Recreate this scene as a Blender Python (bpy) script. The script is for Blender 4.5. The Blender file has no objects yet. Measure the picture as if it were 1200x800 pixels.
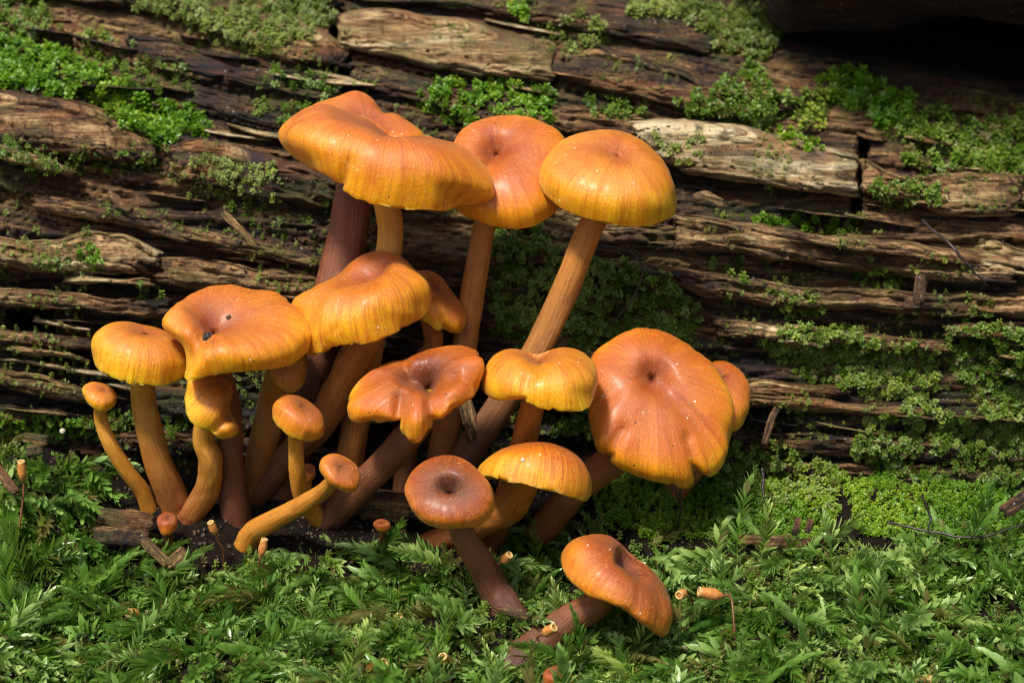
# Macro scene: a cluster of orange mushrooms at the foot of a rotten mossy log.  1 Blender unit = 1 cm.
import bpy, math, random
import numpy as np
from mathutils import Vector

random.seed(7)
rng = np.random.default_rng(7)
scene = bpy.context.scene
scene.unit_settings.system = 'METRIC'
scene.unit_settings.scale_length = 0.01          # centimetres
col = scene.collection

# ------------------------------------------------------------------ camera
PITCH = math.radians(25)
DIST = 50.0
X = np.array([1.0, 0, 0])
U = np.array([0, math.sin(PITCH), math.cos(PITCH)])
F = np.array([0, math.cos(PITCH), -math.sin(PITCH)])
O = np.array([0, 0, 5.0])
CAM = O - F * DIST
cam_d = bpy.data.cameras.new('camera')
cam = bpy.data.objects.new('camera', cam_d)
col.objects.link(cam)
cam.location = CAM
cam.rotation_euler = (math.pi / 2 - PITCH, 0, 0)
cam_d.lens = 90
cam_d.sensor_width = 36
cam_d.clip_start = 1
cam_d.clip_end = 5000
cam_d.dof.use_dof = True
cam_d.dof.focus_distance = DIST - 0.6
cam_d.dof.aperture_fstop = 0.24
scene.camera = cam

# ------------------------------------------------------------------ light
SUN = np.array([-0.28, -0.34, 0.90]); SUN = SUN / np.linalg.norm(SUN)
world = bpy.data.worlds.new('World')
scene.world = world
world.use_nodes = True
wn = world.node_tree
wn.nodes.clear()
w_out = wn.nodes.new('ShaderNodeOutputWorld')
w_bg = wn.nodes.new('ShaderNodeBackground')
w_sky = wn.nodes.new('ShaderNodeTexSky')
w_sky.sky_type = 'NISHITA'
w_sky.sun_disc = False
w_sky.sun_elevation = math.asin(SUN[2])
w_sky.sun_rotation = math.atan2(SUN[0], SUN[1])
w_bg.inputs['Strength'].default_value = 0.11
w_sky.dust_density = 4.0
w_sky.ozone_density = 0.4
wn.links.new(w_sky.outputs[0], w_bg.inputs[0])
wn.links.new(w_bg.outputs[0], w_out.inputs[0])
sun_d = bpy.data.lights.new('sun', 'SUN')
sun_d.energy = 4.2
sun_d.angle = math.radians(8.0)
sun_d.color = (1.0, 0.94, 0.85)
sun = bpy.data.objects.new('sun', sun_d)
col.objects.link(sun)
sun.location = SUN * 100
sun.rotation_euler = Vector(SUN).to_track_quat('Z', 'Y').to_euler()

scene.view_settings.view_transform = 'Standard'
scene.view_settings.look = 'None'
scene.view_settings.exposure = 0.40
scene.view_settings.gamma = 1.0
scene.view_settings.use_curve_mapping = False
scene.cycles.use_denoising = True
scene.cycles.max_bounces = 8
scene.cycles.filter_width = 1.1
scene.cycles.transmission_bounces = 4


# ------------------------------------------------------------------ helpers
def at(px, py, d):
    """A point: px, py on the front elevation (60 to the centimetre at depth 0), d centimetres behind the front plane."""
    px = np.asarray(px, float); py = np.asarray(py, float); d = np.asarray(d, float)
    s = (DIST + d) / DIST
    r = (px - 600) / 60 * s
    u = (400 - py) / 60 * s
    return CAM + F * (DIST + d)[..., None] + X * r[..., None] + U * u[..., None]


def _hash(ix, iy, iz, seed):
    h = (ix.astype(np.int64) * 374761393 + iy.astype(np.int64) * 668265263 + iz.astype(np.int64) * 2147483647 + seed * 1274126177) & 0xffffffff
    h = ((h ^ (h >> 13)) * 1274126177) & 0xffffffff
    h = ((h ^ (h >> 16)) * 2246822519) & 0xffffffff
    return ((h ^ (h >> 15)) & 0xffffff) / float(0xffffff)


def vnoise(x, y, z=0.0, seed=0):
    x, y, z = np.broadcast_arrays(np.asarray(x, float), np.asarray(y, float), np.asarray(z, float))
    ix, iy, iz = np.floor(x), np.floor(y), np.floor(z)
    fx, fy, fz = x - ix, y - iy, z - iz
    fx = fx * fx * (3 - 2 * fx); fy = fy * fy * (3 - 2 * fy); fz = fz * fz * (3 - 2 * fz)
    ix = ix.astype(np.int64); iy = iy.astype(np.int64); iz = iz.astype(np.int64)
    def c(a, b, e): return _hash(ix + a, iy + b, iz + e, seed)
    x00 = c(0, 0, 0) * (1 - fx) + c(1, 0, 0) * fx
    x10 = c(0, 1, 0) * (1 - fx) + c(1, 1, 0) * fx
    x01 = c(0, 0, 1) * (1 - fx) + c(1, 0, 1) * fx
    x11 = c(0, 1, 1) * (1 - fx) + c(1, 1, 1) * fx
    return (x00 * (1 - fy) + x10 * fy) * (1 - fz) + (x01 * (1 - fy) + x11 * fy) * fz   # 0..1


def fbm(x, y, z=0.0, seed=0, oct=4, gain=0.5):
    s = 0; a = 1; t = 0; f = 1.0
    for k in range(oct):
        s = s + a * vnoise(np.asarray(x) * f, np.asarray(y) * f, np.asarray(z) * f, seed + k * 17)
        t += a; a *= gain; f *= 2.03
    return s / t


def tag(o, label=None, cat=None, group=None, kind=None):
    if label: o['label'] = label
    if cat: o['category'] = cat
    if group: o['group'] = group
    if kind: o['kind'] = kind
    return o


def empty(name, loc, parent=None):
    o = bpy.data.objects.new(name, None)
    o.empty_display_size = 0.3
    o.location = loc
    col.objects.link(o)
    o.parent = parent
    return o


def mesh_np(name, verts, faces, mat, parent=None, origin=None, attrs=None, smooth=True):
    """One mesh object from arrays; faces is an int array (n,3) or (n,4) or a list of such arrays."""
    verts = np.asarray(verts, np.float32)
    if origin is None:
        origin = np.zeros(3)
    origin = np.asarray(origin, float)
    if parent is None:
        v = verts - origin
    else:
        v = verts - origin
    fl = faces if isinstance(faces, list) else [faces]
    fl = [np.asarray(f, np.int32) for f in fl if len(f)]
    me = bpy.data.meshes.new(name)
    me.vertices.add(len(v))
    me.vertices.foreach_set('co', np.ascontiguousarray(v, np.float32).ravel())
    loops = np.concatenate([f.ravel() for f in fl])
    sizes = np.concatenate([np.full(len(f), f.shape[1], np.int32) for f in fl])
    starts = np.concatenate([[0], np.cumsum(sizes)[:-1]]).astype(np.int32)
    me.loops.add(len(loops))
    me.loops.foreach_set('vertex_index', loops)
    me.polygons.add(len(sizes))
    me.polygons.foreach_set('loop_start', starts)
    me.polygons.foreach_set('loop_total', sizes)
    me.update(calc_edges=True)
    me.validate()
    if smooth:
        me.polygons.foreach_set('use_smooth', np.ones(len(me.polygons), bool))
    for k, a in (attrs or {}).items():
        a = np.asarray(a, np.float32)
        if a.ndim == 1:
            at_ = me.attributes.new(k, 'FLOAT', 'POINT'); at_.data.foreach_set('value', a)
        elif a.shape[1] == 3:
            at_ = me.attributes.new(k, 'FLOAT_VECTOR', 'POINT'); at_.data.foreach_set('vector', np.ascontiguousarray(a).ravel())
        else:
            at_ = me.attributes.new(k, 'FLOAT_COLOR', 'POINT'); at_.data.foreach_set('color', np.ascontiguousarray(a).ravel())
    me.materials.append(mat)
    o = bpy.data.objects.new(name, me)
    col.objects.link(o)
    if parent is not None:
        o.parent = parent
    else:
        o.location = origin
    return o


def grid_faces(n, m, wrap=False, off=0):
    """quads of an n x m grid (row-major); wrap closes the m direction."""
    i = np.arange(n - 1)[:, None]
    j = np.arange(m if wrap else m - 1)[None, :]
    j2 = (j + 1) % m
    a = i * m + j; b = i * m + j2; c = (i + 1) * m + j2; d = (i + 1) * m + j
    return np.stack([a, b, c, d], -1).reshape(-1, 4) + off


def interp_poly(pts, n):
    """Catmull-Rom through pts, n samples."""
    p = np.asarray(pts, float)
    if len(p) == 2:
        t = np.linspace(0, 1, n)[:, None]
        return p[0] * (1 - t) + p[1] * t
    q = np.vstack([2 * p[0] - p[1], p, 2 * p[-1] - p[-2]])
    s = np.linspace(0, len(p) - 1 - 1e-6, n)
    i = s.astype(int); f = (s - i)[:, None]
    a, b, c, d = q[i], q[i + 1], q[i + 2], q[i + 3]
    return 0.5 * ((2 * b) + (-a + c) * f + (2 * a - 5 * b + 4 * c - d) * f ** 2 + (-a + 3 * b - 3 * c + d) * f ** 3)


def tube(path, radii, sides=12, rough=0.0, seed=0, caps=True):
    """verts, [quads, tris] of a tapered tube along path (n,3)."""
    path = np.asarray(path, float); n = len(path)
    radii = np.interp(np.linspace(0, 1, n), np.linspace(0, 1, len(radii)), radii)
    tan = np.gradient(path, axis=0); tan /= np.linalg.norm(tan, axis=1)[:, None] + 1e-9
    ref = np.array([0.13, -0.9, 0.4])
    e1 = np.cross(tan, ref); e1 /= np.linalg.norm(e1, axis=1)[:, None] + 1e-9
    e2 = np.cross(tan, e1)
    th = np.linspace(0, 2 * math.pi, sides, endpoint=False)
    rr = radii[:, None] * np.ones(sides)
    if rough:
        rr = rr * (1 + rough * (fbm(np.cos(th)[None] * 1.6 + 7, np.sin(th)[None] * 1.6 + 7, np.linspace(0, n * 0.25, n)[:, None], seed, 3) - 0.5) * 2)
    v = path[:, None, :] + rr[..., None] * (np.cos(th)[None, :, None] * e1[:, None, :] + np.sin(th)[None, :, None] * e2[:, None, :])
    v = v.reshape(-1, 3)
    faces = [grid_faces(n, sides, True)]
    if caps:
        v = np.vstack([v, path[:1], path[-1:]])
        j = np.arange(sides); j2 = (j + 1) % sides
        faces.append(np.stack([np.full(sides, n * sides), j2, j], -1))
        faces.append(np.stack([np.full(sides, n * sides + 1), (n - 1) * sides + j, (n - 1) * sides + j2], -1))
    along = np.repeat(np.linspace(0, 1, n), sides)
    if caps:
        along = np.concatenate([along, [0, 1]])
    return v, faces, along


# ------------------------------------------------------------------ materials
class NT:
    def __init__(self, name):
        self.m = bpy.data.materials.new(name)
        self.m.use_nodes = True
        self.t = self.m.node_tree
        self.t.nodes.clear()
        self.out = self.n('ShaderNodeOutputMaterial')

    def n(self, typ, **kw):
        nd = self.t.nodes.new(typ)
        for k, v in kw.items():
            if k.startswith('i_'):
                nd.inputs[k[2:].replace('_', ' ')].default_value = v
            else:
                setattr(nd, k, v)
        return nd

    def l(self, a, b):
        self.t.links.new(a, b)

    def math(self, op, a, b=None, clamp=False):
        nd = self.n('ShaderNodeMath', operation=op, use_clamp=clamp)
        for i, v in enumerate((a, b)):
            if v is None: continue
            if isinstance(v, (int, float)): nd.inputs[i].default_value = v
            else: self.l(v, nd.inputs[i])
        return nd.outputs[0]

    def mix(self, fac, a, b, blend='MIX'):
        nd = self.n('ShaderNodeMix', data_type='RGBA', blend_type=blend)
        for i, v in ((0, fac), (6, a), (7, b)):
            if isinstance(v, (int, float)): nd.inputs[i].default_value = v
            elif isinstance(v, tuple): nd.inputs[i].default_value = (*v, 1)
            else: self.l(v, nd.inputs[i])
        return nd.outputs[2]

    def ramp(self, fac, stops, interp='LINEAR'):
        nd = self.n('ShaderNodeValToRGB')
        nd.color_ramp.interpolation = interp
        el = nd.color_ramp.elements
        while len(el) < len(stops): el.new(0.5)
        for e, (p, c) in zip(el, stops):
            e.position = p
            e.color = (*c, 1) if isinstance(c, tuple) else (c, c, c, 1)
        self.l(fac, nd.inputs[0])
        return nd.outputs[0]

    def noise(self, vec, scale, detail=4, rough=0.55, dist=0.0):
        nd = self.n('ShaderNodeTexNoise')
        nd.inputs['Scale'].default_value = scale
        nd.inputs['Detail'].default_value = detail
        nd.inputs['Roughness'].default_value = rough
        nd.inputs['Distortion'].default_value = dist
        if vec is not None: self.l(vec, nd.inputs['Vector'])
        return nd.outputs[0]

    def scaled(self, vec, s):
        nd = self.n('ShaderNodeVectorMath', operation='MULTIPLY')
        self.l(vec, nd.inputs[0]); nd.inputs[1].default_value = s
        return nd.outputs[0]

    def attr(self, name):
        return self.n('ShaderNodeAttribute', attribute_name=name)

    def pos(self):
        return self.n('ShaderNodeNewGeometry').outputs['Position']

    def bump(self, h, strength, dist, prev=None):
        nd = self.n('ShaderNodeBump')
        nd.inputs['Strength'].default_value = strength
        nd.inputs['Distance'].default_value = dist
        self.l(h, nd.inputs['Height'])
        if prev is not None: self.l(prev, nd.inputs['Normal'])
        return nd.outputs[0]


def mat_wood(name, dark=1.0, algae=1.0):
    t = NT(name)
    g = t.attr('grain').outputs['Vector']
    tone = t.attr('tone').outputs['Fac']
    p = t.pos()
    A = t.noise(t.scaled(g, (0.55, 5.0, 1.0)), 1.0, 8, 0.66, 0.5)
    B = t.noise(t.scaled(g, (1.9, 30.0, 1.0)), 1.0, 6, 0.65, 0.3)
    Cn = t.noise(p, 0.9, 5, 0.6)
    Dn = t.noise(p, 11.0, 5, 0.72)
    K = t.noise(t.scaled(g, (0.5, 7.0, 1.0)), 1.0, 5, 0.55, 0.6)
    crack = t.ramp(t.math('ABSOLUTE', t.math('SUBTRACT', K, 0.5)), [(0.0, 1.0), (0.035, 0.0)])
    v = t.math('ADD', t.math('MULTIPLY', t.math('SUBTRACT', A, 0.5), 1.25), t.math('MULTIPLY', t.math('SUBTRACT', B, 0.5), 0.95))
    v = t.math('ADD', v, t.math('MULTIPLY', t.math('SUBTRACT', Dn, 0.5), 0.75))
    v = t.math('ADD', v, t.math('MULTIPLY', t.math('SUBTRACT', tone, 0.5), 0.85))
    v = t.math('ADD', v, 0.5)
    c = t.ramp(v, [(0.18, (0.010 * dark, 0.008 * dark, 0.008 * dark)), (0.36, (0.050 * dark, 0.026 * dark, 0.017 * dark)), (0.50, (0.16 * dark, 0.078 * dark, 0.031 * dark)),
                   (0.63, (0.34 * dark, 0.19 * dark, 0.075 * dark)), (0.80, (0.60 * dark, 0.42 * dark, 0.19 * dark)), (0.97, (0.76 * dark, 0.62 * dark, 0.38 * dark))])
    c = t.mix(t.math('MULTIPLY', crack, 0.75), c, (0.012, 0.008, 0.007))
    # damp violet-brown stains along the grain
    st = t.ramp(t.noise(t.scaled(g, (0.35, 1.6, 1.0)), 1.3, 5, 0.6, 0.3), [(0.52, 0.0), (0.68, 0.80)])
    c = t.mix(st, c, (0.034 * dark, 0.020 * dark, 0.020 * dark))
    # rusty streaks
    ru = t.ramp(t.noise(t.scaled(g, (0.5, 4.0, 3.0)), 0.9, 4, 0.6), [(0.52, 0.0), (0.68, 0.60)])
    c = t.mix(ru, c, (0.26 * dark, 0.090 * dark, 0.028 * dark))
    # green algae film
    al = t.ramp(t.math('ADD', t.math('MULTIPLY', Cn, 0.7), t.math('MULTIPLY', Dn, 0.3)), [(0.49, 0.0), (0.66, 0.55 * algae)])
    c = t.mix(al, c, (0.105 * dark, 0.125 * dark, 0.022 * dark))
    # pale mineral specks
    vo = t.n('ShaderNodeTexVoronoi'); vo.inputs['Scale'].default_value = 7.0; t.l(p, vo.inputs['Vector'])
    sp = t.math('MULTIPLY', t.math('LESS_THAN', vo.outputs['Distance'], 0.16), t.math('GREATER_THAN', t.noise(p, 2.2, 3), 0.60))
    c = t.mix(t.math('MULTIPLY', sp, 0.6), c, (0.55, 0.5, 0.42))
    b = t.n('ShaderNodeBsdfPrincipled')
    t.l(c, b.inputs['Base Color'])
    t.l(t.ramp(A, [(0.3, 0.55), (0.6, 0.85)]), b.inputs['Roughness'])
    b.inputs['Specular IOR Level'].default_value = 0.4
    n0 = t.bump(crack, -0.8, 0.12)
    n1 = t.bump(A, 0.95, 0.26, n0)
    n2 = t.bump(B, 1.0, 0.13, n1)
    n3 = t.bump(Dn, 0.9, 0.09, n2)
    t.l(n3, b.inputs['Normal'])
    t.l(b.outputs[0], t.out.inputs[0])
    return t.m


def mat_soil():
    t = NT('soil')
    p = t.pos()
    A = t.noise(p, 1.6, 6, 0.65); B = t.noise(p, 11, 5, 0.7)
    v = t.math('ADD', t.math('MULTIPLY', A, 0.5), t.math('MULTIPLY', B, 0.5))
    c = t.ramp(v, [(0.34, (0.006, 0.005, 0.004)), (0.54, (0.018, 0.012, 0.008)), (0.72, (0.06, 0.038, 0.022))])
    b = t.n('ShaderNodeBsdfPrincipled'); t.l(c, b.inputs['Base Color']); b.inputs['Roughness'].default_value = 0.95; b.inputs['Specular IOR Level'].default_value = 0.15
    t.l(t.bump(B, 1.0, 0.25, t.bump(A, 0.9, 0.5)), b.inputs['Normal'])
    t.l(b.outputs[0], t.out.inputs[0])
    return t.m


def mat_cap():
    t = NT('mushroom_cap_skin')
    pg = t.attr('pigment').outputs['Color']
    po = t.attr('polar').outputs['Vector']
    p = t.pos()
    fib = t.noise(t.scaled(po, (27, 27, 1.8)), 1.0, 6, 0.68, 0.3)
    fib2 = t.noise(t.scaled(po, (11, 11, 0.9)), 1.0, 4, 0.6)
    mot = t.noise(p, 1.3, 5, 0.65)
    gr = t.noise(p, 17, 5, 0.75)
    rim = t.attr('pigment').outputs['Alpha']
    k = t.ramp(rim, [(0.10, 0.30), (0.80, 1.0)])
    c = t.mix(t.ramp(fib, [(0.38, 0.0), (0.64, 0.50)]), pg, (1.0, 0.62, 0.12), 'SOFT_LIGHT')
    c = t.mix(t.math('MULTIPLY', k, t.ramp(fib, [(0.36, 0.55), (0.50, 0.0)])), c, (0.70, 0.45, 0.26), 'MULTIPLY')
    c = t.mix(t.math('MULTIPLY', k, t.ramp(fib2, [(0.40, 0.45), (0.54, 0.0)])), c, (0.80, 0.52, 0.28), 'MULTIPLY')
    c = t.mix(t.ramp(mot, [(0.40, 0.55), (0.60, 0.0)]), c, (0.76, 0.50, 0.36), 'MULTIPLY')
    c = t.mix(t.ramp(gr, [(0.56, 0.0), (0.72, 0.30)]), c, (0.92, 0.60, 0.24))
    br = t.noise(p, 4.5, 6, 0.7)
    c = t.mix(t.ramp(br, [(0.60, 0.0), (0.74, 0.55)]), c, (0.60, 0.36, 0.26), 'MULTIPLY')
    v2 = t.n('ShaderNodeTexVoronoi'); v2.inputs['Scale'].default_value = 15.0; t.l(p, v2.inputs['Vector'])
    s2 = t.n('ShaderNodeSeparateColor'); t.l(v2.outputs['Color'], s2.inputs[0])
    g2 = t.math('MULTIPLY', t.math('LESS_THAN', v2.outputs['Distance'], 0.16), t.math('GREATER_THAN', s2.outputs[0], 0.80))
    c = t.mix(t.math('MULTIPLY', g2, 0.55), c, (0.85, 0.62, 0.34))  # pale dots painted in for glints sparkling on the skin
    # tiny pale grains and dark flecks lying on the skin
    vo = t.n('ShaderNodeTexVoronoi'); vo.inputs['Scale'].default_value = 5.5; t.l(p, vo.inputs['Vector'])
    sel = t.n('ShaderNodeSeparateColor'); t.l(vo.outputs['Color'], sel.inputs[0])
    w = t.math('MULTIPLY', t.math('LESS_THAN', vo.outputs['Distance'], t.math('MULTIPLY', sel.outputs[1], 0.13)), t.math('GREATER_THAN', sel.outputs[0], 0.66))
    c = t.mix(t.math('MULTIPLY', w, 0.9), c, (0.80, 0.70, 0.52))
    dk = t.math('MULTIPLY', t.math('LESS_THAN', vo.outputs['Distance'], t.math('MULTIPLY', sel.outputs[1], 0.12)), t.math('LESS_THAN', sel.outputs[0], 0.20))
    c = t.mix(t.math('MULTIPLY', dk, 0.9), c, (0.03, 0.015, 0.01))
    b = t.n('ShaderNodeBsdfPrincipled')
    t.l(c, b.inputs['Base Color'])
    t.l(t.ramp(gr, [(0.35, 0.28), (0.65, 0.42)]), b.inputs['Roughness'])
    b.inputs['Coat Weight'].default_value = 0.17
    b.inputs['Coat Roughness'].default_value = 0.30
    b.inputs['Specular IOR Level'].default_value = 0.55
    b.inputs['Subsurface Weight'].default_value = 0.68
    b.inputs['Subsurface Radius'].default_value = (1.0, 0.55, 0.08)
    b.inputs['Subsurface Scale'].default_value = 0.26
    b.inputs['Sheen Weight'].default_value = 0.06
    b.inputs['Sheen Roughness'].default_value = 0.45
    b.inputs['Sheen Tint'].default_value = (1.0, 0.76, 0.58, 1)
    n1 = t.bump(fib, 0.55, 0.045)
    n2 = t.bump(gr, 0.75, 0.026, n1)
    n3 = t.bump(fib2, 0.10, 0.05, n2)
    t.l(n3, b.inputs['Normal'])
    t.l(b.outputs[0], t.out.inputs[0])
    return t.m


def mat_stem():
    t = NT('mushroom_stem_flesh')
    pg = t.attr('pigment').outputs['Color']
    p = t.pos()
    po = t.attr('polar').outputs['Vector']
    A = t.noise(t.scaled(po, (7, 7, 2.2)), 1.0, 6, 0.68, 0.3)
    St = t.noise(p, 2.6, 5, 0.65)
    B = t.noise(p, 22, 4, 0.65)
    c = t.mix(t.ramp(A, [(0.38, 0.40), (0.56, 0.0)]), pg, (0.56, 0.38, 0.26), 'MULTIPLY')
    c = t.mix(t.ramp(St, [(0.50, 0.0), (0.68, 0.5)]), c, (0.55, 0.36, 0.28), 'MULTIPLY')
    c = t.mix(t.ramp(B, [(0.60, 0.0), (0.74, 0.35)]), c, (0.62, 0.42, 0.25))
    b = t.n('ShaderNodeBsdfPrincipled')
    t.l(c, b.inputs['Base Color'])
    b.inputs['Roughness'].default_value = 0.5
    b.inputs['Subsurface Weight'].default_value = 0.5
    b.inputs['Subsurface Radius'].default_value = (1.0, 0.45, 0.15)
    b.inputs['Subsurface Scale'].default_value = 0.15
    t.l(t.bump(B, 0.5, 0.02, t.bump(A, 0.7, 0.06)), b.inputs['Normal'])
    t.l(b.outputs[0], t.out.inputs[0])
    return t.m


def mat_gill():
    t = NT('mushroom_gills_flesh')
    pg = t.attr('pigment').outputs['Color']
    b = t.n('ShaderNodeBsdfPrincipled')
    t.l(pg, b.inputs['Base Color'])
    b.inputs['Roughness'].default_value = 0.6
    b.inputs['Subsurface Weight'].default_value = 0.3
    b.inputs['Subsurface Radius'].default_value = (1.0, 0.5, 0.2)
    b.inputs['Subsurface Scale'].default_value = 0.1
    t.l(b.outputs[0], t.out.inputs[0])
    return t.m


def mat_moss(name, base, tip, trans=0.35, rough=0.42, brown=0.0, pale=(0.30, 0.36, 0.10)):
    t = NT(name)
    tp = t.attr('tip').outputs['Fac']
    rd = t.attr('rnd').outputs['Fac']
    c = t.mix(tp, base, tip)
    c = t.mix(t.ramp(rd, [(0.0, 0.85), (0.40, 0.0)]), c, (0.32, 0.46, 0.42), 'MULTIPLY')
    c = t.mix(t.math('MULTIPLY', t.ramp(rd, [(0.45, 0.0), (0.82, 0.80)]), tp), c, pale)
    c = t.mix(t.ramp(rd, [(0.72, 0.0), (1.0, 0.55)]), c, (1.0, 0.86, 0.35), 'SOFT_LIGHT')
    ri = t.n('ShaderNodeNewGeometry').outputs['Random Per Island']
    c = t.mix(t.ramp(ri, [(0.0, 0.5), (0.4, 0.0)]), c, (0.55, 0.62, 0.4), 'MULTIPLY')
    if brown:
        c = t.mix(t.ramp(rd, [(0.395, 0.0), (0.40, 0.75), (0.43, 0.75), (0.435, 0.0)]), c, (0.20, 0.13, 0.055))
        c = t.mix(t.ramp(ri, [(1 - brown, 0.0), (1 - brown * 0.6, 0.85)]), c, (0.13, 0.085, 0.035))
    mo = t.noise(t.pos(), 30, 2, 0.5)
    c = t.mix(t.ramp(mo, [(0.4, 0.3), (0.6, 0.0)]), c, (0.6, 0.7, 0.5), 'MULTIPLY')
    b = t.n('ShaderNodeBsdfPrincipled')
    t.l(c, b.inputs['Base Color'])
    b.inputs['Roughness'].default_value = rough
    b.inputs['Specular IOR Level'].default_value = 0.45
    tr = t.n('ShaderNodeBsdfTranslucent')
    t.l(t.mix(0.6, c, (0.30, 0.48, 0.04), 'MIX'), tr.inputs['Color'])
    mx = t.n('ShaderNodeMixShader'); mx.inputs[0].default_value = trans
    t.l(b.outputs[0], mx.inputs[1]); t.l(tr.outputs[0], mx.inputs[2])
    t.l(mx.outputs[0], t.out.inputs[0])
    return t.m


def mat_plain(name, c0, c1, rough=0.5, scale=6.0, sss=0.0, bump=0.3, stretch=(1, 1, 1)):
    t = NT(name)
    A = t.noise(t.scaled(t.pos(), stretch), scale, 5, 0.65)
    c = t.ramp(A, [(0.35, c0), (0.65, c1)])
    b = t.n('ShaderNodeBsdfPrincipled'); t.l(c, b.inputs['Base Color'])
    b.inputs['Roughness'].default_value = rough
    if sss:
        b.inputs['Subsurface Weight'].default_value = sss
        b.inputs['Subsurface Radius'].default_value = (1.0, 0.5, 0.15)
        b.inputs['Subsurface Scale'].default_value = 0.06
    t.l(t.bump(A, bump, 0.04), b.inputs['Normal'])
    t.l(b.outputs[0], t.out.inputs[0])
    return t.m


M_WOOD = mat_wood('rotten_wood')
M_DARKWOOD = mat_wood('dark_wood', 0.35, 0.4)  # same rotten wood with all colours darker and less algae
M_SOIL = mat_soil()
M_CAP = mat_cap()
M_STEM = mat_stem()
M_GILL = mat_gill()
M_MOSS_BIG = mat_moss('leafy_moss', (0.058, 0.150, 0.014), (0.27, 0.45, 0.085), 0.36, 0.28, 0.06, (0.58, 0.73, 0.34))
M_MOSS_BRIGHT = mat_moss('bright_moss', (0.065, 0.17, 0.006), (0.19, 0.37, 0.016), 0.38, 0.38, 0.0, (0.34, 0.46, 0.05))
M_MOSS_SMALL = mat_moss('small_moss', (0.048, 0.11, 0.008), (0.175, 0.29, 0.022), 0.34, 0.45, 0.10)
M_MOSS_OLIVE = mat_moss('olive_moss', (0.085, 0.12, 0.018), (0.25, 0.32, 0.050), 0.30, 0.5, 0.14)
M_SETA = mat_plain('moss_seta_red', (0.10, 0.03, 0.015), (0.20, 0.07, 0.03), 0.4, 8)
M_CAPSULE = mat_plain('moss_capsule_orange', (0.36, 0.13, 0.03), (0.58, 0.26, 0.06), 0.45, 10, 0.3)
M_CAPRIM = mat_plain('moss_capsule_rim', (0.42, 0.27, 0.09), (0.56, 0.40, 0.16), 0.5, 10, 0.2)
M_CHIP = mat_plain('pale_wood_chip', (0.26, 0.14, 0.06), (0.55, 0.38, 0.22), 0.7, 4, 0, 0.7, (2, 6, 6))
M_ROOT = mat_plain('black_rootlet', (0.010, 0.008, 0.008), (0.03, 0.02, 0.02), 0.4, 8)
M_CRUMB = mat_plain('humus_crumb', (0.008, 0.006, 0.005), (0.10, 0.06, 0.035), 0.75, 3.0)
M_PALE = mat_plain('pale_grain', (0.34, 0.32, 0.24), (0.55, 0.5, 0.4), 0.5, 9)

# ------------------------------------------------------------------ log
LP_PY = [-420, -300, -200, -120, -60, 0, 100, 200, 300, 400, 480, 540, 600, 680, 760]
LP_D = [21.5, 20.0, 16.0, 12.5, 10.0, 7.8, 5.4, 3.9, 3.25, 3.05, 3.15, 3.4, 3.9, 5.0, 7.0]


def sstep(a, b, x):
    t = np.clip((x - a) / (b - a), 0, 1)
    return t * t * (3 - 2 * t)


def log_shift(px):
    return 0.20 * np.clip(px - 640, 0, 700) - 0.02 * np.clip(300 - px, 0, 600)


def log_d(px, py):
    px = np.asarray(px, float); py = np.asarray(py, float)
    q = py - log_shift(px) * sstep(520, 60, py)
    line = np.interp(px, [840, 920, 1000, 1100, 1200, 1500], [-60, 58, 84, 98, 118, 150])
    hol = 7.0 * sstep(0, 70, line - py) * sstep(830, 930, px)
    return np.interp(q, LP_PY, LP_D) + hol + 0.5 * (fbm(px * 0.004, py * 0.008, 0, 11, 3) - 0.5)


def grain_v(px, py):
    """height across the grain: the fibres run gently down to the right."""
    sl = 0.13 * (px - 400) * sstep(560, 60, py) + 0.04 * (px - 400)
    return py - sl + 26 * (fbm(px * 0.0035, py * 0.006, 3.3, 5, 3) - 0.5) * 2


def log_relief(px, py):
    v = grain_v(px, py)
    # terraces: each layer swells to a lip and breaks back under it
    w = v / 44.0 + 1.1 * fbm(px * 0.006, v * 0.02, 0, 21, 3)
    saw = w - np.floor(w)
    amp = 0.10 + 0.38 * vnoise(px * 0.005, np.floor(w) * 3.7, 0, 31)
    r = amp * (saw ** 1.6 - 0.4)
    w2 = v / 11.0 + 1.2 * fbm(px * 0.010, v * 0.05, 0, 22, 3)
    s2 = w2 - np.floor(w2)
    r += (0.02 + 0.13 * vnoise(px * 0.012, np.floor(w2) * 2.3, 0, 32)) * (s2 ** 1.5 - 0.4)
    r += 0.22 * (fbm(px * 0.012, v * 0.10, 0, 41, 4) - 0.5)
    r += 0.16 * (fbm(px * 0.05, v * 0.30, 0, 43, 3) - 0.5)
    rd_ = np.abs(2 * fbm(px * 0.009, v * 0.14, 4.0, 44, 3) - 1)
    r -= 0.20 * np.exp(-(rd_ / 0.10) ** 2)
    return r


def nonuni(a, b, step, lo, hi, grow=1.12):
    mid = list(np.arange(a, b + step * .5, step))
    s = step; x = a; left = []
    while x > lo:
        s *= grow; x -= s; left.append(x)
    s = step; x = mid[-1]; right = []
    while x < hi:
        s *= grow; x += s; right.append(x)
    return np.array(left[::-1] + mid + right)


log_root = empty('fallen_log', (0, 8, 0))
tag(log_root, 'rotten fallen log of splintered brown wood layers lying behind the mushrooms', 'log')
LOGO = np.array([0, 8, 0.0])
gx = nonuni(-30, 1230, 3.7, -1500, 2700)
gy = np.concatenate([np.linspace(-420, -80, 60), np.arange(-76, 600, 2.9), np.linspace(604, 760, 30)])
PX, PY = np.meshgrid(gx, gy)
rel = log_relief(PX, PY)
Dg = log_d(PX, PY) - rel * sstep(-420, -60, PY)
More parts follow.
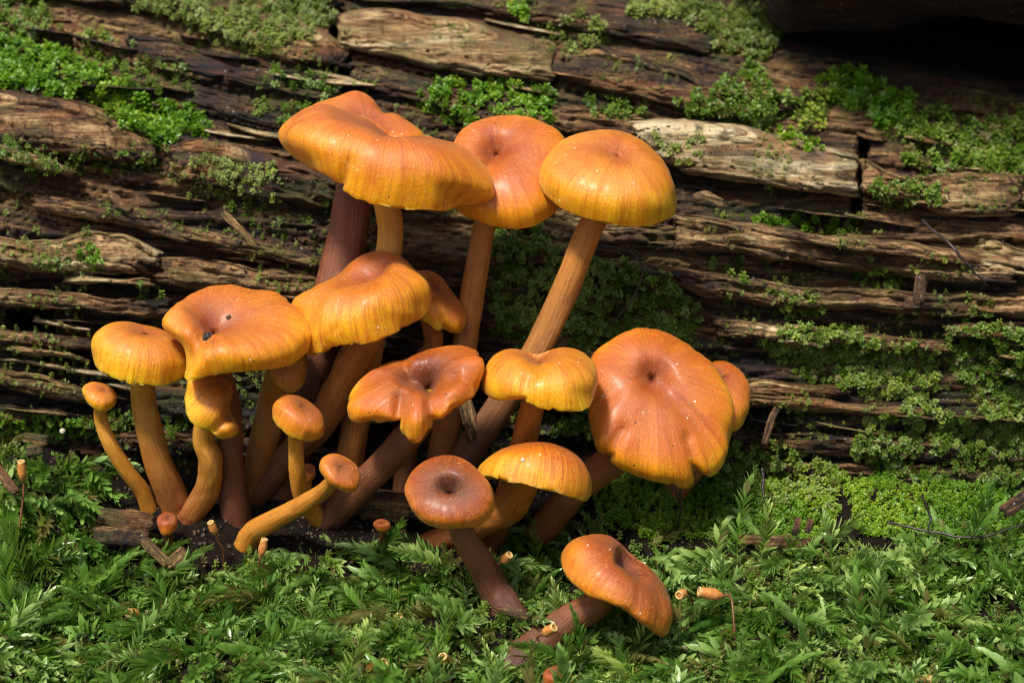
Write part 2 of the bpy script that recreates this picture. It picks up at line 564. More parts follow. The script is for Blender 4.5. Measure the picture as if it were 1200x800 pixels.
# knot hole low on the left
hole = np.exp(-(((PX - 43) / 27) ** 4 + ((PY - 374 - 0.08 * (PX - 43)) / 12.5) ** 4))
Dg = Dg + 2.2 * hole
vt = at(PX, PY, Dg).reshape(-1, 3)
gr = np.stack([PX / 60, grain_v(PX, PY) / 60, 0 * PX], -1).reshape(-1, 3)
tone = 0.36 + 0.82 * (fbm(PX * 0.006, grain_v(PX, PY) * 0.02, 0, 51, 3) - 0.5) + 0.1 * sstep(600, 0, PY) - 0.20 * sstep(400, 480, PY) - 0.45 * sstep(880, 960, PX) * sstep(30, -30, PY - np.interp(PX, [840, 920, 1000, 1100, 1200, 1500], [-60, 58, 84, 98, 118, 150]))  # shade in the hollow and low on the face put into tone
for (hx, hy, hw_, hh_, hd_) in [(393, 48, 7, 34, 2.2), (1008, 206, 6, 42, 2.0), (648, 74, 4.5, 26, 1.4), (402, 92, 9, 20, 1.5)]:
    Dg = Dg + hd_ * np.exp(-(((PX - hx - 0.12 * (hy - PY)) / hw_) ** 4 + ((PY - hy) / hh_) ** 4))
vt = at(PX, PY, Dg).reshape(-1, 3)
# a back so that the log is a closed round body
nrow = len(gy)
top = vt.reshape(nrow, len(gx), 3)[0]
bot = vt.reshape(nrow, len(gx), 3)[-1]
back = []
for k in range(1, 9):
    f = k / 9
    a = math.pi * f
    p = top * (1 - f) + bot * f
    p = p + np.array([0, 1, 0.25]) * 3.5 * math.sin(a)
    back.append(p)
vb = np.array(back).reshape(-1, 3)
nb = len(vt); m = len(gx)
fb = [grid_faces(nrow, m)[:, ::-1]]
rows = [np.arange(m)] + [nb + k * m + np.arange(m) for k in range(8)] + [(nrow - 1) * m + np.arange(m)]
for r0, r1 in zip(rows[:-1], rows[1:]):
    fb.append(np.stack([r0[:-1], r0[1:], r1[1:], r1[:-1]], -1))
va = np.vstack([vt, vb])
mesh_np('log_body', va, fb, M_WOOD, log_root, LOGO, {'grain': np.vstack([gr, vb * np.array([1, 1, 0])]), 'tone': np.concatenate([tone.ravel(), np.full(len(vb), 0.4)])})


def slab(top, bot, thick=0.6, tone=0.5, seed=0, name='wood_layer', ragged=(14, 14), embed=0.8, lift=0.0, rough=1.0, mat=None, parent=log_root, porigin=LOGO, m=60):
    """A split layer of wood: top and bottom edge lines on the front elevation, thick cm proud of the log."""
    top = np.asarray(top, float); bot = np.asarray(bot, float)
    L = max(top[-1, 0] - top[0, 0], 20)
    n = int(np.clip(L / 3.2, 14, 160))
    s = np.linspace(0, 1, n)
    xs0 = top[0, 0] + s * (top[-1, 0] - top[0, 0])
    xs1 = bot[0, 0] + s * (bot[-1, 0] - bot[0, 0])
    def sm(p, xs):
        q = interp_poly(p, 200); o = np.argsort(q[:, 0]); return np.interp(xs, q[o, 0], q[o, 1])
    yt = sm(top, xs0) + 5 * (fbm(xs0 * 0.03, 0.5, seed, 61, 3) - 0.5) * 2 * rough
    yb = sm(bot, xs1) + 6 * (fbm(xs1 * 0.03, 9.5, seed, 62, 3) - 0.5) * 2 * rough
    th = np.linspace(0, 2 * math.pi, m, endpoint=False)
    ca, sa = np.cos(th), np.sin(th)
    pw = 0.62
    aa = np.sign(ca) * np.abs(ca) ** pw        # +1 top edge, -1 bottom edge
    bb = np.sign(sa) * np.abs(sa) ** pw        # +1 front, -1 back
    A_, S_ = np.meshgrid(aa, s); B_, _ = np.meshgrid(bb, s)
    TH, _ = np.meshgrid(th, s)
    f = (1 - A_) / 2
    px = xs0[:, None] * (1 - f) + xs1[:, None] * f
    py = yt[:, None] * (1 - f) + yb[:, None] * f
    # splintered ends
    rg = fbm(TH * 2.4 + 3, 0.3, seed, 63, 3, 0.65)
    e0 = np.clip(1 - S_ * n / 5, 0, 1); e1 = np.clip(1 - (1 - S_) * n / 5, 0, 1)
    px = px + ragged[0] * (rg - 0.5) * 2 * e0 - ragged[1] * (fbm(TH * 2.4 + 9, 4.3, seed, 64, 3, 0.65) - 0.5) * 2 * e1
    h_cm = np.maximum(yb - yt, 4) / 60
    thick_s = thick * (0.75 + 0.5 * fbm(s * L * 0.012, 1.0, seed, 65, 2)) * (0.55 + 0.45 * np.minimum(1, np.minimum(s, 1 - s) * L / 26))
    front = (B_ + 1) / 2
    base = log_d(px, py)
    # fibrous relief
    yy = (py - yt[:, None])
    rx = px * 1.0
    r = 0.30 * (fbm(rx * 0.010, yy * 0.11, seed + 0.5, 66, 4) - 0.5)
    w = yy / 9.0 + 1.6 * fbm(rx * 0.011, yy * 0.05, seed, 67, 3)
    sw = w - np.floor(w)
    r += (0.02 + 0.15 * vnoise(rx * 0.012, np.floor(w) * 2.1, seed, 68)) * (sw ** 1.5 - 0.45)
    r += 0.17 * (fbm(rx * 0.06, yy * 0.35, seed, 69, 3) - 0.5)
    rd_ = np.abs(2 * fbm(rx * 0.010, yy * 0.16, seed + 4.0, 72, 3) - 1)
    r -= 0.22 * np.exp(-(rd_ / 0.09) ** 2)
    r = r * rough * np.minimum(1, h_cm[:, None] / 0.5)
    d = base + embed - front * (embed + thick_s[:, None]) - r * front - lift
    py2 = py - 3.0 * rough * A_ * (fbm(rx * 0.02, TH * 1.5, seed, 70, 3) - 0.5) * 2
    v = at(px, py2, d).reshape(-1, 3)
    g_ = np.stack([px / 60, py / 60 + (1 - front) * 1.5, np.full_like(px, seed * 1.37)], -1).reshape(-1, 3)
    tn = (tone + 0.62 * (fbm(px * 0.010, py * 0.045, seed, 71, 4) - 0.5)).reshape(-1)
    c0 = v[:m].mean(0); c1 = v[-m:].mean(0)
    v = np.vstack([v, c0, c1])
    j = np.arange(m); j2 = (j + 1) % m
    fc = [grid_faces(n, m, True), np.stack([np.full(m, n * m), j2, j], -1), np.stack([np.full(m, n * m + 1), (n - 1) * m + j, (n - 1) * m + j2], -1)]
    return mesh_np(name, v, fc, mat or M_WOOD, parent, porigin, {'grain': np.vstack([g_, g_[:1], g_[-1:]]), 'tone': np.concatenate([tn, [tone * .6, tone * .6]])})


SLABS = [
    # upper left
    ([(-60, -45), (90, -30), (210, -5), (300, 14), (370, 32), (408, 58)], [(-60, -15), (100, 2), (190, 18), (270, 46), (340, 72), (406, 82)], 0.75, 0.52),
    ([(150, 40), (220, 52), (290, 68), (350, 80), (400, 96)], [(150, 66), (220, 84), (290, 104), (350, 118), (400, 130)], 0.35, 0.22),
    ([(215, 98), (270, 112), (330, 128), (385, 138)], [(215, 122), (270, 140), (330, 156), (385, 168)], 0.30, 0.24),
    # top centre
    ([(385, -28), (520, -22), (640, -12), (770, 8), (830, 26)], [(385, -2), (510, 8), (620, 24), (700, 42), (830, 62)], 0.55, 0.34),
    ([(397, 14), (440, 8), (520, 20), (590, 36), (648, 52)], [(399, 56), (450, 68), (520, 82), (590, 92), (646, 94)], 0.85, 0.78),
    ([(650, 48), (720, 58), (790, 78), (860, 96), (968, 108)], [(652, 92), (720, 108), (790, 126), (880, 140), (962, 122)], 0.80, 0.50),
    ([(412, 72), (470, 84), (520, 98), (600, 112), (690, 122)], [(412, 98), (470, 118), (530, 138), (600, 150), (690, 152)], 0.45, 0.36),
    ([(540, 108), (600, 116), (680, 126), (760, 138)], [(540, 146), (600, 154), (680, 160), (760, 170)], 0.55, 0.42),
    ([(740, 140), (800, 140), (880, 150), (950, 168), (1004, 180)], [(752, 176), (810, 204), (880, 214), (950, 226), (1004, 232)], 1.05, 0.92),
    ([(1012, 186), (1060, 204), (1120, 202), (1170, 200), (1196, 212)], [(1012, 226), (1060, 238), (1130, 254), (1180, 254), (1196, 240)], 1.0, 0.66),
    ([(1030, 116), (1100, 128), (1200, 140), (1320, 150)], [(1030, 134), (1100, 148), (1200, 164), (1320, 180)], 0.5, 0.50),
    # right middle
    ([(792, 248), (860, 258), (930, 270), (1010, 284), (1100, 298), (1188, 306)], [(792, 294), (870, 300), (950, 308), (1030, 322), (1110, 330), (1188, 334)], 0.95, 0.66),
    ([(905, 268), (990, 276), (1080, 286), (1160, 302)], [(905, 282), (990, 293), (1080, 306), (1160, 318)], 1.25, 0.50),
    ([(1150, 280), (1200, 290), (1290, 306)], [(1150, 318), (1200, 326), (1290, 338)], 0.7, 0.72),
    ([(786, 312), (860, 322), (940, 336), (1030, 338), (1120, 342), (1260, 344)], [(786, 340), (860, 352), (940, 362), (1030, 364), (1120, 372), (1260, 374)], 0.70, 0.46),
    ([(840, 372), (920, 382), (1000, 388), (1080, 396), (1110, 402)], [(840, 392), (920, 402), (1000, 408), (1080, 414), (1110, 418)], 0.60, 0.60),
    ([(1110, 376), (1200, 378), (1330, 384)], [(1110, 398), (1200, 398), (1330, 408)], 0.75, 0.42),
    ([(868, 458), (950, 464), (1030, 474), (1085, 478)], [(868, 478), (950, 482), (1030, 490), (1085, 490)], 0.50, 0.60),
    ([(840, 440), (910, 446), (990, 452)], [(840, 462), (910, 464), (990, 466)], 0.35, 0.50),
    ([(860, 500), (950, 506), (1040, 512), (1150, 520)], [(860, 528), (950, 534), (1040, 538), (1150, 548)], 0.40, 0.36),
    ([(900, 540), (960, 540), (1025, 545)], [(900, 556), (960, 560), (1025, 562)], 0.45, 0.58),
    ([(1040, 540), (1120, 548), (1260, 556)], [(1040, 566), (1120, 574), (1260, 586)], 0.50, 0.34),
    # left
    ([(-60, 108), (20, 112), (80, 118), (118, 126), (150, 146), (178, 168)], [(-60, 158), (20, 172), (80, 182), (130, 190), (178, 196)], 0.80, 0.46),
    ([(-40, 150), (10, 172), (50, 184), (90, 202)], [(-40, 168), (10, 190), (50, 200), (88, 210)], 1.25, 0.74),
    ([(198, 166), (240, 163), (300, 178), (345, 188), (404, 212)], [(200, 208), (250, 224), (310, 236), (360, 240), (404, 246)], 0.70, 0.40),
    ([(40, 226), (90, 236), (150, 246), (220, 264), (300, 282), (394, 306)], [(42, 246), (100, 256), (160, 268), (230, 288), (300, 302), (394, 324)], 0.85, 0.56),
    ([(-60, 270), (20, 282), (70, 280), (110, 272), (150, 276), (186, 294)], [(-60, 308), (20, 318), (80, 322), (130, 324), (186, 322)], 0.95, 0.74),
    ([(180, 300), (250, 304), (320, 312), (394, 322)], [(180, 330), (250, 342), (320, 352), (394, 360)], 0.72, 0.54),
    ([(75, 324), (120, 324), (180, 328)], [(75, 332), (120, 333), (180, 337)], 1.15, 0.85),
    ([(-60, 330), (30, 338), (110, 344), (200, 352)], [(-60, 356), (30, 360), (110, 368), (200, 376)], 0.80, 0.52),
    ([(-60, 384), (10, 386), (70, 392), (120, 400)], [(-60, 402), (10, 404), (70, 408), (120, 416)], 0.75, 0.46),
    ([(5, 404), (50, 408), (105, 420)], [(5, 411), (50, 416), (105, 428)], 0.95, 0.72),
    ([(-60, 430), (20, 436), (80, 446), (130, 460)], [(-60, 452), (20, 458), (80, 470), (130, 482)], 0.65, 0.40),
    ([(-60, 468), (20, 474), (90, 482), (150, 490)], [(-60, 490), (20, 498), (90, 504), (150, 508)], 0.40, 0.30),
    # behind the stems
    ([(300, 366), (380, 376), (470, 390), (560, 400)], [(300, 398), (380, 410), (470, 420), (560, 430)], 0.35, 0.36),
    ([(690, 300), (740, 306), (800, 318)], [(690, 330), (740, 336), (800, 348)], 0.55, 0.42),
    ([(690, 262), (750, 262), (800, 268)], [(690, 290), (750, 292), (800, 300)], 0.45, 0.52),
    ([(120, 500), (210, 506), (300, 512)], [(120, 528), (210, 536), (300, 544)], 0.35, 0.28),
]
for k, (tp_, bt_, th_, tn_) in enumerate(SLABS):
    slab(tp_, bt_, th_, tn_ + 0.03, seed=k + 1)
# loose splinters along the layer edges
for k in range(110):
    x0 = random.uniform(-20, 1180); y0 = random.uniform(20, 500)
    if x0 > 820 and y0 < 120: continue
    if 330 < x0 < 820 and 120 < y0 < 420: continue
    L_ = random.uniform(24, 110); sl = 0.12 + random.uniform(-.07, .09); hh = random.choice([2, 2.5, 3, 3.5, 5, 7])
    slab([(x0, y0), (x0 + L_ * .5, y0 + L_ * .5 * sl + random.uniform(-2, 2)), (x0 + L_, y0 + L_ * sl + hh * .4)],
         [(x0, y0 + hh * .6), (x0 + L_ * .5, y0 + L_ * .5 * sl + hh), (x0 + L_, y0 + L_ * sl + hh)],
         random.uniform(0.3, 0.95), random.choice([0.3, 0.5, 0.65, 0.8, 0.9]), 100 + k, 'splinter', (8, 12), 0.6, 0, 0.45, m=14)

# dark log across above, upper right, sized and placed to shade the hollow
OR = at(1150, 0, 14.0)
o_root = empty('overhanging_log', OR)
tag(o_root, 'dark blurred log lying across above the hollow at upper right, placed to shade it', 'log')
n_, m_ = 150, 120
xx = np.linspace(-6.5, 34, n_)[:, None]; th = np.linspace(0, 2 * math.pi, m_, endpoint=False)[None]
rad = 9.0 + 1.2 * (fbm(xx * 0.15, np.cos(th) * 2 + 5, np.sin(th) * 2 + 5, 81, 4) - 0.5) * 2 + 0.35 * (fbm(xx * .4, np.cos(th) * 9 + 9, np.sin(th) * 9 + 9, 82, 4) - .5) * 2
rad = rad * np.clip(0.75 + (xx + 6.5) / 6.0, 0.4, 1)
cy, cz = 13.4, 16.2
vx = np.broadcast_to(xx + 6.5 + 4.5, rad.shape); vy = cy + rad * np.cos(th) - 0.04 * xx; vz = cz + rad * np.sin(th) - 0.03 * xx
vo_ = np.stack([vx, vy, vz], -1).reshape(-1, 3)
ends = np.array([vo_[:m_].mean(0), vo_[-m_:].mean(0)])
vo_ = np.vstack([vo_, ends])
j = np.arange(m_); j2 = (j + 1) % m_
gg = np.stack([vx, np.broadcast_to(th * 6, rad.shape), 0 * rad], -1).reshape(-1, 3)
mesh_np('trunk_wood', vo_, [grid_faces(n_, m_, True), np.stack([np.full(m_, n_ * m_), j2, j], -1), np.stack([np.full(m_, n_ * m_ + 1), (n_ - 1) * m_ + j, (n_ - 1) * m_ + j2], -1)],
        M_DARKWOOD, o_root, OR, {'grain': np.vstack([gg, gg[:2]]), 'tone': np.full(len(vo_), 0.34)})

# ------------------------------------------------------------------ ground
GP = [(564, 3.7), (606, 2.5), (658, 0.95), (710, -0.45), (762, -1.75), (812, -2.95), (900, -5.2), (1000, -7.2), (1150, -10.0)]
gyz = np.array([at(600, a, b) for a, b in GP])
GY = gyz[::-1, 1]; GZ = gyz[::-1, 2]


def ground_z(x, y):
    x = np.asarray(x, float); y = np.asarray(y, float)
    z = np.interp(y, np.concatenate([[-400, -40], GY, [40, 400]]), np.concatenate([[-6, -3], GZ, [0.4, 0.0]]))
    near = np.exp(-((x / 26) ** 4)) * np.exp(-((y / 22) ** 4))
    z = z + near * (1.25 * (fbm(x * 0.40, y * 0.40, 0, 91, 3) - 0.5) + 0.55 * (fbm(x * 1.2, y * 1.2, 0, 92, 3) - 0.5) + 0.12 * (fbm(x * 4, y * 4, 0, 93, 3) - 0.5))
    z = z + 0.85 * sstep(-7.0, -9.5, x) * np.exp(-((y - 0.8) / 1.6) ** 2) * near      # the bank rises at the left
    z = z + 0.40 * np.exp(-((x - 0.2) / 1.1) ** 2 - ((y + 3.7) / 1.0) ** 2)
    z = z + 0.62 * np.exp(-((x + 5.0) / 3.2) ** 4 - ((y - 0.35) / 1.7) ** 4)            # low mound under the cluster
    z = z + 0.35 * np.exp(-((x - 5.5) / 4.0) ** 2 - ((y - 1.2) / 0.9) ** 2)            # mossy step at the right
    z = z + 13.0 * sstep(15.5, 23.0, y) * sstep(2.0, 7.0, x) * sstep(60, 30, x) * sstep(60, 40, y)      # earth bank added behind, under the upper log, to keep the hollow dark
    return z


xs = nonuni(-11.5, 11.5, 0.12, -400, 400, 1.15); ys = nonuni(-7, 4, 0.11, -400, 400, 1.13)
GXm, GYm = np.meshgrid(xs, ys)
gv = np.stack([GXm, GYm, ground_z(GXm, GYm)], -1).reshape(-1, 3)
tag(mesh_np('ground', gv, grid_faces(len(ys), len(xs)), M_SOIL), 'dark humus soil in front of the log', None, None, 'structure')

bpy.context.view_layer.update()
DG = bpy.context.evaluated_depsgraph_get()


def cast(px, py):
    """Where a line of sight through (px, py) of the front elevation meets the log or the ground."""
    p = at(px, py, 0.0)
    dr = Vector(p - CAM).normalized()
    ok, loc, nor, *_ = scene.ray_cast(DG, Vector(CAM), dr)
    return (np.array(loc), np.array(nor)) if ok else (None, None)


# ------------------------------------------------------------------ mushrooms
NT_, NTOP, NUND = 144, 36, 14
COLS = dict(  # centre, middle and rim of the skin; margin glow is put into the rim
    yellow=((0.36, 0.105, 0.012), (0.62, 0.255, 0.007), (0.82, 0.450, 0.004)),
    orange=((0.27, 0.060, 0.009), (0.55, 0.180, 0.007), (0.78, 0.370, 0.004)),
    amber=((0.27, 0.064, 0.009), (0.58, 0.210, 0.007), (0.80, 0.410, 0.004)),
    rust=((0.10, 0.024, 0.009), (0.46, 0.135, 0.006), (0.76, 0.345, 0.004)),
    brown=((0.05, 0.016, 0.009), (0.30, 0.085, 0.012), (0.58, 0.23, 0.014)),
    russet=((0.14, 0.036, 0.012), (0.36, 0.10, 0.010), (0.66, 0.26, 0.010)),
    tan=((0.24, 0.08, 0.018), (0.50, 0.18, 0.014), (0.70, 0.29, 0.008)),
)


def poly_radius(poly, c, ang):
    """distance from c to the polygon in each direction (farthest crossing)."""
    p = np.asarray(poly, float) - c
    q = np.roll(p, -1, 0)
    out = np.zeros(len(ang))
    for i, a in enumerate(ang):
        d = np.array([math.cos(a), math.sin(a)])
        e = q - p
        den = d[0] * e[:, 1] - d[1] * e[:, 0]
        den = np.where(np.abs(den) < 1e-9, 1e-9, den)
        t = (p[:, 0] * e[:, 1] - p[:, 1] * e[:, 0]) / den
        s = (p[:, 0] * d[1] - p[:, 1] * d[0]) / den
        ok = (t > 0) & (s >= -1e-6) & (s <= 1 + 1e-6)
        out[i] = t[ok].max() if ok.any() else 0
    return out


def csmooth(a, sig):
    k = np.arange(-6, 7); w = np.exp(-(k / max(sig, 1e-3)) ** 2 / 2); w /= w.sum()
    return sum(wi * np.roll(a, ki) for ki, wi in zip(k, w))


def make_cap(outline, e, roll, H, dimple, dim, d, cols, seed, dents=(), lobes=0.05, inroll=97, flat=0.85, plic=0.0, notches=(), ruffle=0.014):
    """Cap surface: a domed, dimpled disc tilted by e and roll, fitted to its measured outline.
    returns top verts, underside verts, apex, axis."""
    e = math.radians(e); roll = math.radians(roll)
    out = np.asarray(outline, float)
    out = np.stack([(out[:, 0] - 600) / 60, (400 - out[:, 1]) / 60], -1)
    oc = np.vstack([out[-2:], out, out[:3]])                  # round the measured corners a little
    cr = []
    for i in range(2, len(oc) - 3):
        p0_, p1_, p2_, p3_ = oc[i - 1], oc[i], oc[i + 1], oc[i + 2]
        for f_ in (0, .25, .5, .75):
            cr.append(0.5 * (2 * p1_ + (p2_ - p0_) * f_ + (2 * p0_ - 5 * p1_ + 4 * p2_ - p3_) * f_ ** 2 + (3 * p1_ - p0_ - 3 * p2_ + p3_) * f_ ** 3))
    out = np.array(cr)
    dp = np.array([(dimple[0] - 600) / 60, (400 - dimple[1]) / 60])
    lo, hi = out.min(0), out.max(0)
    cen = (lo + hi) / 2
    R = (hi[0] - lo[0]) / 2
    Xr = np.array([math.cos(roll), -math.sin(roll), 0]); Ur = np.array([math.sin(roll), math.cos(roll), 0])
    if abs(roll) > 0.05:                                      # true width across the tilted cap
        w_ = (out - cen) @ Xr[:2]; R = (w_.max() - w_.min()) / 2
    Fd = np.array([0, 0, 1.0])
    Ax = math.cos(e) * Ur - math.sin(e) * Fd
    E2 = math.sin(e) * Ur + math.cos(e) * Fd
    th = np.linspace(0, 2 * math.pi, NT_, endpoint=False)[None]
    t = (np.linspace(0, 1, NTOP) ** 0.9)[:, None]
    ph = t * math.radians(inroll)
    rr = np.sin(np.minimum(ph, math.pi / 2)) ** flat * np.where(ph > math.pi / 2, np.sin(ph), 1)
    zz = np.sign(np.cos(ph)) * np.abs(np.cos(ph)) ** 0.64 * H
    dd, dw = dim
    zz = zz - dd * H * np.exp(-(rr / dw) ** 2)
    cth, sth = np.cos(th), np.sin(th)
    wav = (fbm(cth * 1.3 + 5, sth * 1.3 + 5, seed, 101, 2) - 0.5) * 2
    wv2 = (fbm(cth * 4.5 + 5, sth * 4.5 + 5, seed, 102, 2) - 0.5) * 2
    rmod = 1 + lobes * wav + 0.018 * wv2 * rr ** 3
    zmod = lobes * 1.6 * wav * rr ** 2 + 0.03 * wv2 * rr ** 4
    if ruffle:
        zmod = zmod + ruffle * np.sin(th * 7 + 2.5 * wav + seed) * rr ** 3
        rmod = rmod + ruffle * 0.5 * np.sin(th * 11 + 3 * wav) * rr ** 4
    if plic:
        zmod = zmod + plic * np.cos(th * 34 + 3 * wav) * rr ** 5
    def place(r, z):
        return R * (r[..., None] * (np.cos(th)[..., None] * Xr + np.sin(th)[..., None] * E2) + z[..., None] * Ax)
    top = place(rr * rmod, zz + zmod)
    # the underside: from the margin back up to the stem
    tu = np.linspace(0, 1, NUND)[:, None]
    ru = (rr[-1] * (1 - tu) + 0.12 * tu)
    zm = zz[-1]
    zu = zm + (0.74 * H - zm - 0.92 * dd * H - 0.10) * np.sin(tu * math.pi / 2) ** 0.9 - 0.04 * np.sin(tu * math.pi)
    gill = 0.5 + 0.5 * np.cos(th * 36)
    zu = zu - 0.10 * gill * np.sin(np.clip(tu * 1.15, 0, 1) * math.pi) ** 0.6
    und = place(ru * rmod[-1:], zu + lobes * 1.6 * wav * ru ** 2 + 0.03 * wv2 * ru ** 4)
    P = np.concatenate([top.reshape(-1, 3), und.reshape(-1, 3)])
    ntop = top.shape[0] * NT_
    # fit to the outline: place, then stretch radially
    b0, b1 = P[:, :2].min(0), P[:, :2].max(0)
    sc = (hi - lo) / (b1 - b0)
    P[:, :2] = (P[:, :2] - (b0 + b1) / 2) * np.array([sc[0], sc[1]]) + cen
    P[:, 2] *= 0.5 * (sc[0] + min(sc[1], 1.25))
    # slide the middle to the measured dimple
    ap = P[:NT_, :2].mean(0)
    tw = np.concatenate([np.repeat((1 - np.linspace(0, 1, NTOP) ** 0.9), NT_), np.repeat(np.linspace(0, 1, NUND), NT_)])
    wgt = tw ** 1.2
    P[:, :2] += wgt[:, None] * (dp - ap)
    NB = 96
    ang = (np.arange(NB) + 0.5) / NB * 2 * math.pi - math.pi
    tg = csmooth(poly_radius(out, cen, ang), 0.8)
    for it in range(6):
        q = P[:, :2] - cen
        a = np.arctan2(q[:, 1], q[:, 0]); r = np.hypot(q[:, 0], q[:, 1])
        bi = np.clip(((a + math.pi) / (2 * math.pi) * NB).astype(int), 0, NB - 1)
        cur = np.zeros(NB); np.maximum.at(cur, bi, r)
        bad = cur <= 1e-6
        if bad.any(): cur[bad] = np.interp(ang[bad], ang[~bad], cur[~bad])
        ratio = csmooth(np.clip(tg / cur, 0.75, 1.35), 1.3)
        rt = np.interp(a, np.concatenate([ang - 2 * math.pi, ang, ang + 2 * math.pi]), np.tile(ratio, 3))
        ct = np.interp(a, np.concatenate([ang - 2 * math.pi, ang, ang + 2 * math.pi]), np.tile(cur, 3))
        k = 1 + (rt - 1) * np.clip(r / ct, 0, 1) ** 1.6
        P[:, :2] = cen + q * k[:, None]
    q = P[:, :2] - cen
    a = np.arctan2(q[:, 1], q[:, 0]); r = np.hypot(q[:, 0], q[:, 1])
    tl = np.interp(a, np.concatenate([ang - 2 * math.pi, ang, ang + 2 * math.pi]), np.tile(tg, 3))
    k = np.where(r > tl, tl * (1 + 0.25 * np.minimum(r / tl - 1, 0.08)) / np.maximum(r, 1e-6), 1.0)
    P[:, :2] = cen + q * k[:, None]
    for (nx, ny, dep, wid) in notches:                       # small tears in the margin
        N2 = np.array([(nx - 600) / 60, (400 - ny) / 60]); to = (cen - N2) / np.linalg.norm(cen - N2)
        perp = np.abs((P[:, :2] - N2) @ np.array([-to[1], to[0]])); along = (P[:, :2] - N2) @ to
        wq = dep / 60 * np.clip(1 - perp / (wid / 60), 0, 1) * np.clip(1 - along / (1.6 * dep / 60), 0, 1) * (along > -0.3)
        P[:, :2] += wq[:, None] * to
    # pressed-in folds and dents, measured on the elevation
    for (ax_, ay_, bx_, by_, wd, dep) in dents:
        A2 = np.array([(ax_ - 600) / 60, (400 - ay_) / 60]); B2 = np.array([(bx_ - 600) / 60, (400 - by_) / 60])
        ab = B2 - A2; ll = max(ab @ ab, 1e-6)
        u_ = np.clip(((P[:, :2] - A2) @ ab) / ll, 0, 1)
        ds = np.linalg.norm(P[:, :2] - (A2 + u_[:, None] * ab), axis=1)
        facing = np.ones(len(P)); facing[ntop:] = 1.0
        back_side = P[:, 2] > np.median(P[:ntop, 2]) + 0.55 * R
        wq = dep * np.exp(-(ds / (wd / 60)) ** 2) * facing * np.where(back_side, 0.2, 1)
        P = P - wq[:, None] * Ax * 0.8 + wq[:, None] * np.array([0, 0, 0.6])
    s = (DIST + d) / DIST
    W = O + (X * P[:, :1] + U * P[:, 1:2]) * s + F * (d + P[:, 2:3])
    axis = X * Ax[0] + U * Ax[1] + F * Ax[2]
    c = COLS[cols]
    tt = np.concatenate([np.repeat(np.linspace(0, 1, NTOP), NT_), np.full(NUND * NT_, 1.0)])
    th_f = np.tile(th.ravel(), NTOP + NUND)
    jit = (fbm(np.cos(th_f) * 2 + 4, np.sin(th_f) * 2 + 4, tt * 2 + seed, 111, 3) - 0.5)
    tz = np.clip(tt + 0.28 * jit, 0, 1)
    pig = np.stack([np.interp(tz, [0, 0.22, 0.55, 0.9], [c[0][k], 0.5 * (c[0][k] + c[1][k]), c[1][k], c[2][k]]) for k in range(3)] + [tt], -1)
    polar = np.stack([np.cos(th_f), np.sin(th_f), tt + seed * 5.0], -1)
    return W, ntop, axis, pig, polar, R


MUSH_GROUP = 'orange mushrooms clustered at the foot of the log'


def mushroom(outline, dimple, e, roll, H, dim, d, cols, stem, widths, scol, label, seed, dents=(), lobes=0.05, inroll=97, flat=0.85, plic=0.0, notches=(), ruffle=0.014):
    """stem: measured points (px, py, d) from under the cap to the base; widths in elevation units; scol: top and base colour."""
    W, ntop, axis, pig, polar, R = make_cap(outline, e, roll, H, dimple, dim, d, cols, seed, dents, lobes, inroll, flat, plic, notches, ruffle)
    top = W[:ntop]; und = W[ntop:]
    inner = und[-NT_:].mean(0)
    inner = inner - axis * 0.02
    pts = [inner, inner - axis * 0.25 * min(1, R)]
    pts = pts + [at(*p) for p in stem]
    base = pts[-1].copy()
    run = pts[-1] - pts[-2]; run = run / np.linalg.norm(run)
    foot = base + run * 0.30; foot[2] = min(foot[2], float(ground_z(foot[0], foot[1])) - 0.15)
    pts.append(foot)
    root = empty('mushroom', base)
    tag(root, label, 'mushroom', MUSH_GROUP)
    # cap flesh: the skin on top and a smooth inner face, one closed body
    inner_face = und + axis * 0.05 * R
    inner_face[:NT_] = und[:NT_]
    ct = top[:NT_].mean(0); ci = inner_face[-NT_:].mean(0)
    tv = np.vstack([top, inner_face, ct, ci])
    nr = NTOP + NUND
    j = np.arange(NT_); j2 = (j + 1) % NT_
    fc = [grid_faces(nr, NT_, True), np.stack([np.full(NT_, nr * NT_), j2, j], -1), np.stack([np.full(NT_, nr * NT_ + 1), (nr - 1) * NT_ + j, (nr - 1) * NT_ + j2], -1)]
    cap = mesh_np('cap', tv, fc, M_CAP, root, base, {'pigment': np.vstack([pig, pig[:1], pig[-1:]]), 'polar': np.vstack([polar, polar[:1], polar[-1:]])})
    gcol = np.array([*(np.array(COLS[cols][2]) * np.array([0.95, 1.05, 2.2])), 1.0])
    mesh_np('gills', und[NT_:], grid_faces(NUND - 1, NT_, True), M_GILL, cap, np.zeros(3) + base, {'pigment': np.tile(gcol, (len(und) - NT_, 1))})
    # stem
    path = interp_poly(pts, 44)
    rad = np.array(widths, float) / 2 / 60
    rad = np.concatenate([[rad[0] * 1.25], rad, [rad[-1] * 1.05]])
    v, f, al = tube(path, rad, 28, 0.17, seed)
    tht = np.concatenate([np.tile(np.linspace(0, 2 * math.pi, 28, endpoint=False), 44), [0, 0]]) + al * 1.2
    spol = np.stack([np.cos(tht), np.sin(tht), al * 3 + seed * 3], -1)
    a = np.array(scol[0]); b = np.array(scol[1])
    k = np.clip(al + 0.15 * (fbm(v[:, 0] * 2, v[:, 1] * 2, v[:, 2] * 2, seed, 3) - 0.5), 0, 1)[:, None]
    k = k * k * (3 - 2 * k)
    pc = np.hstack([a * (1 - k) + b * k, np.ones((len(v), 1))])
    mesh_np('stem', v, f, M_STEM, root, base, {'pigment': pc, 'polar': spol})
    return root


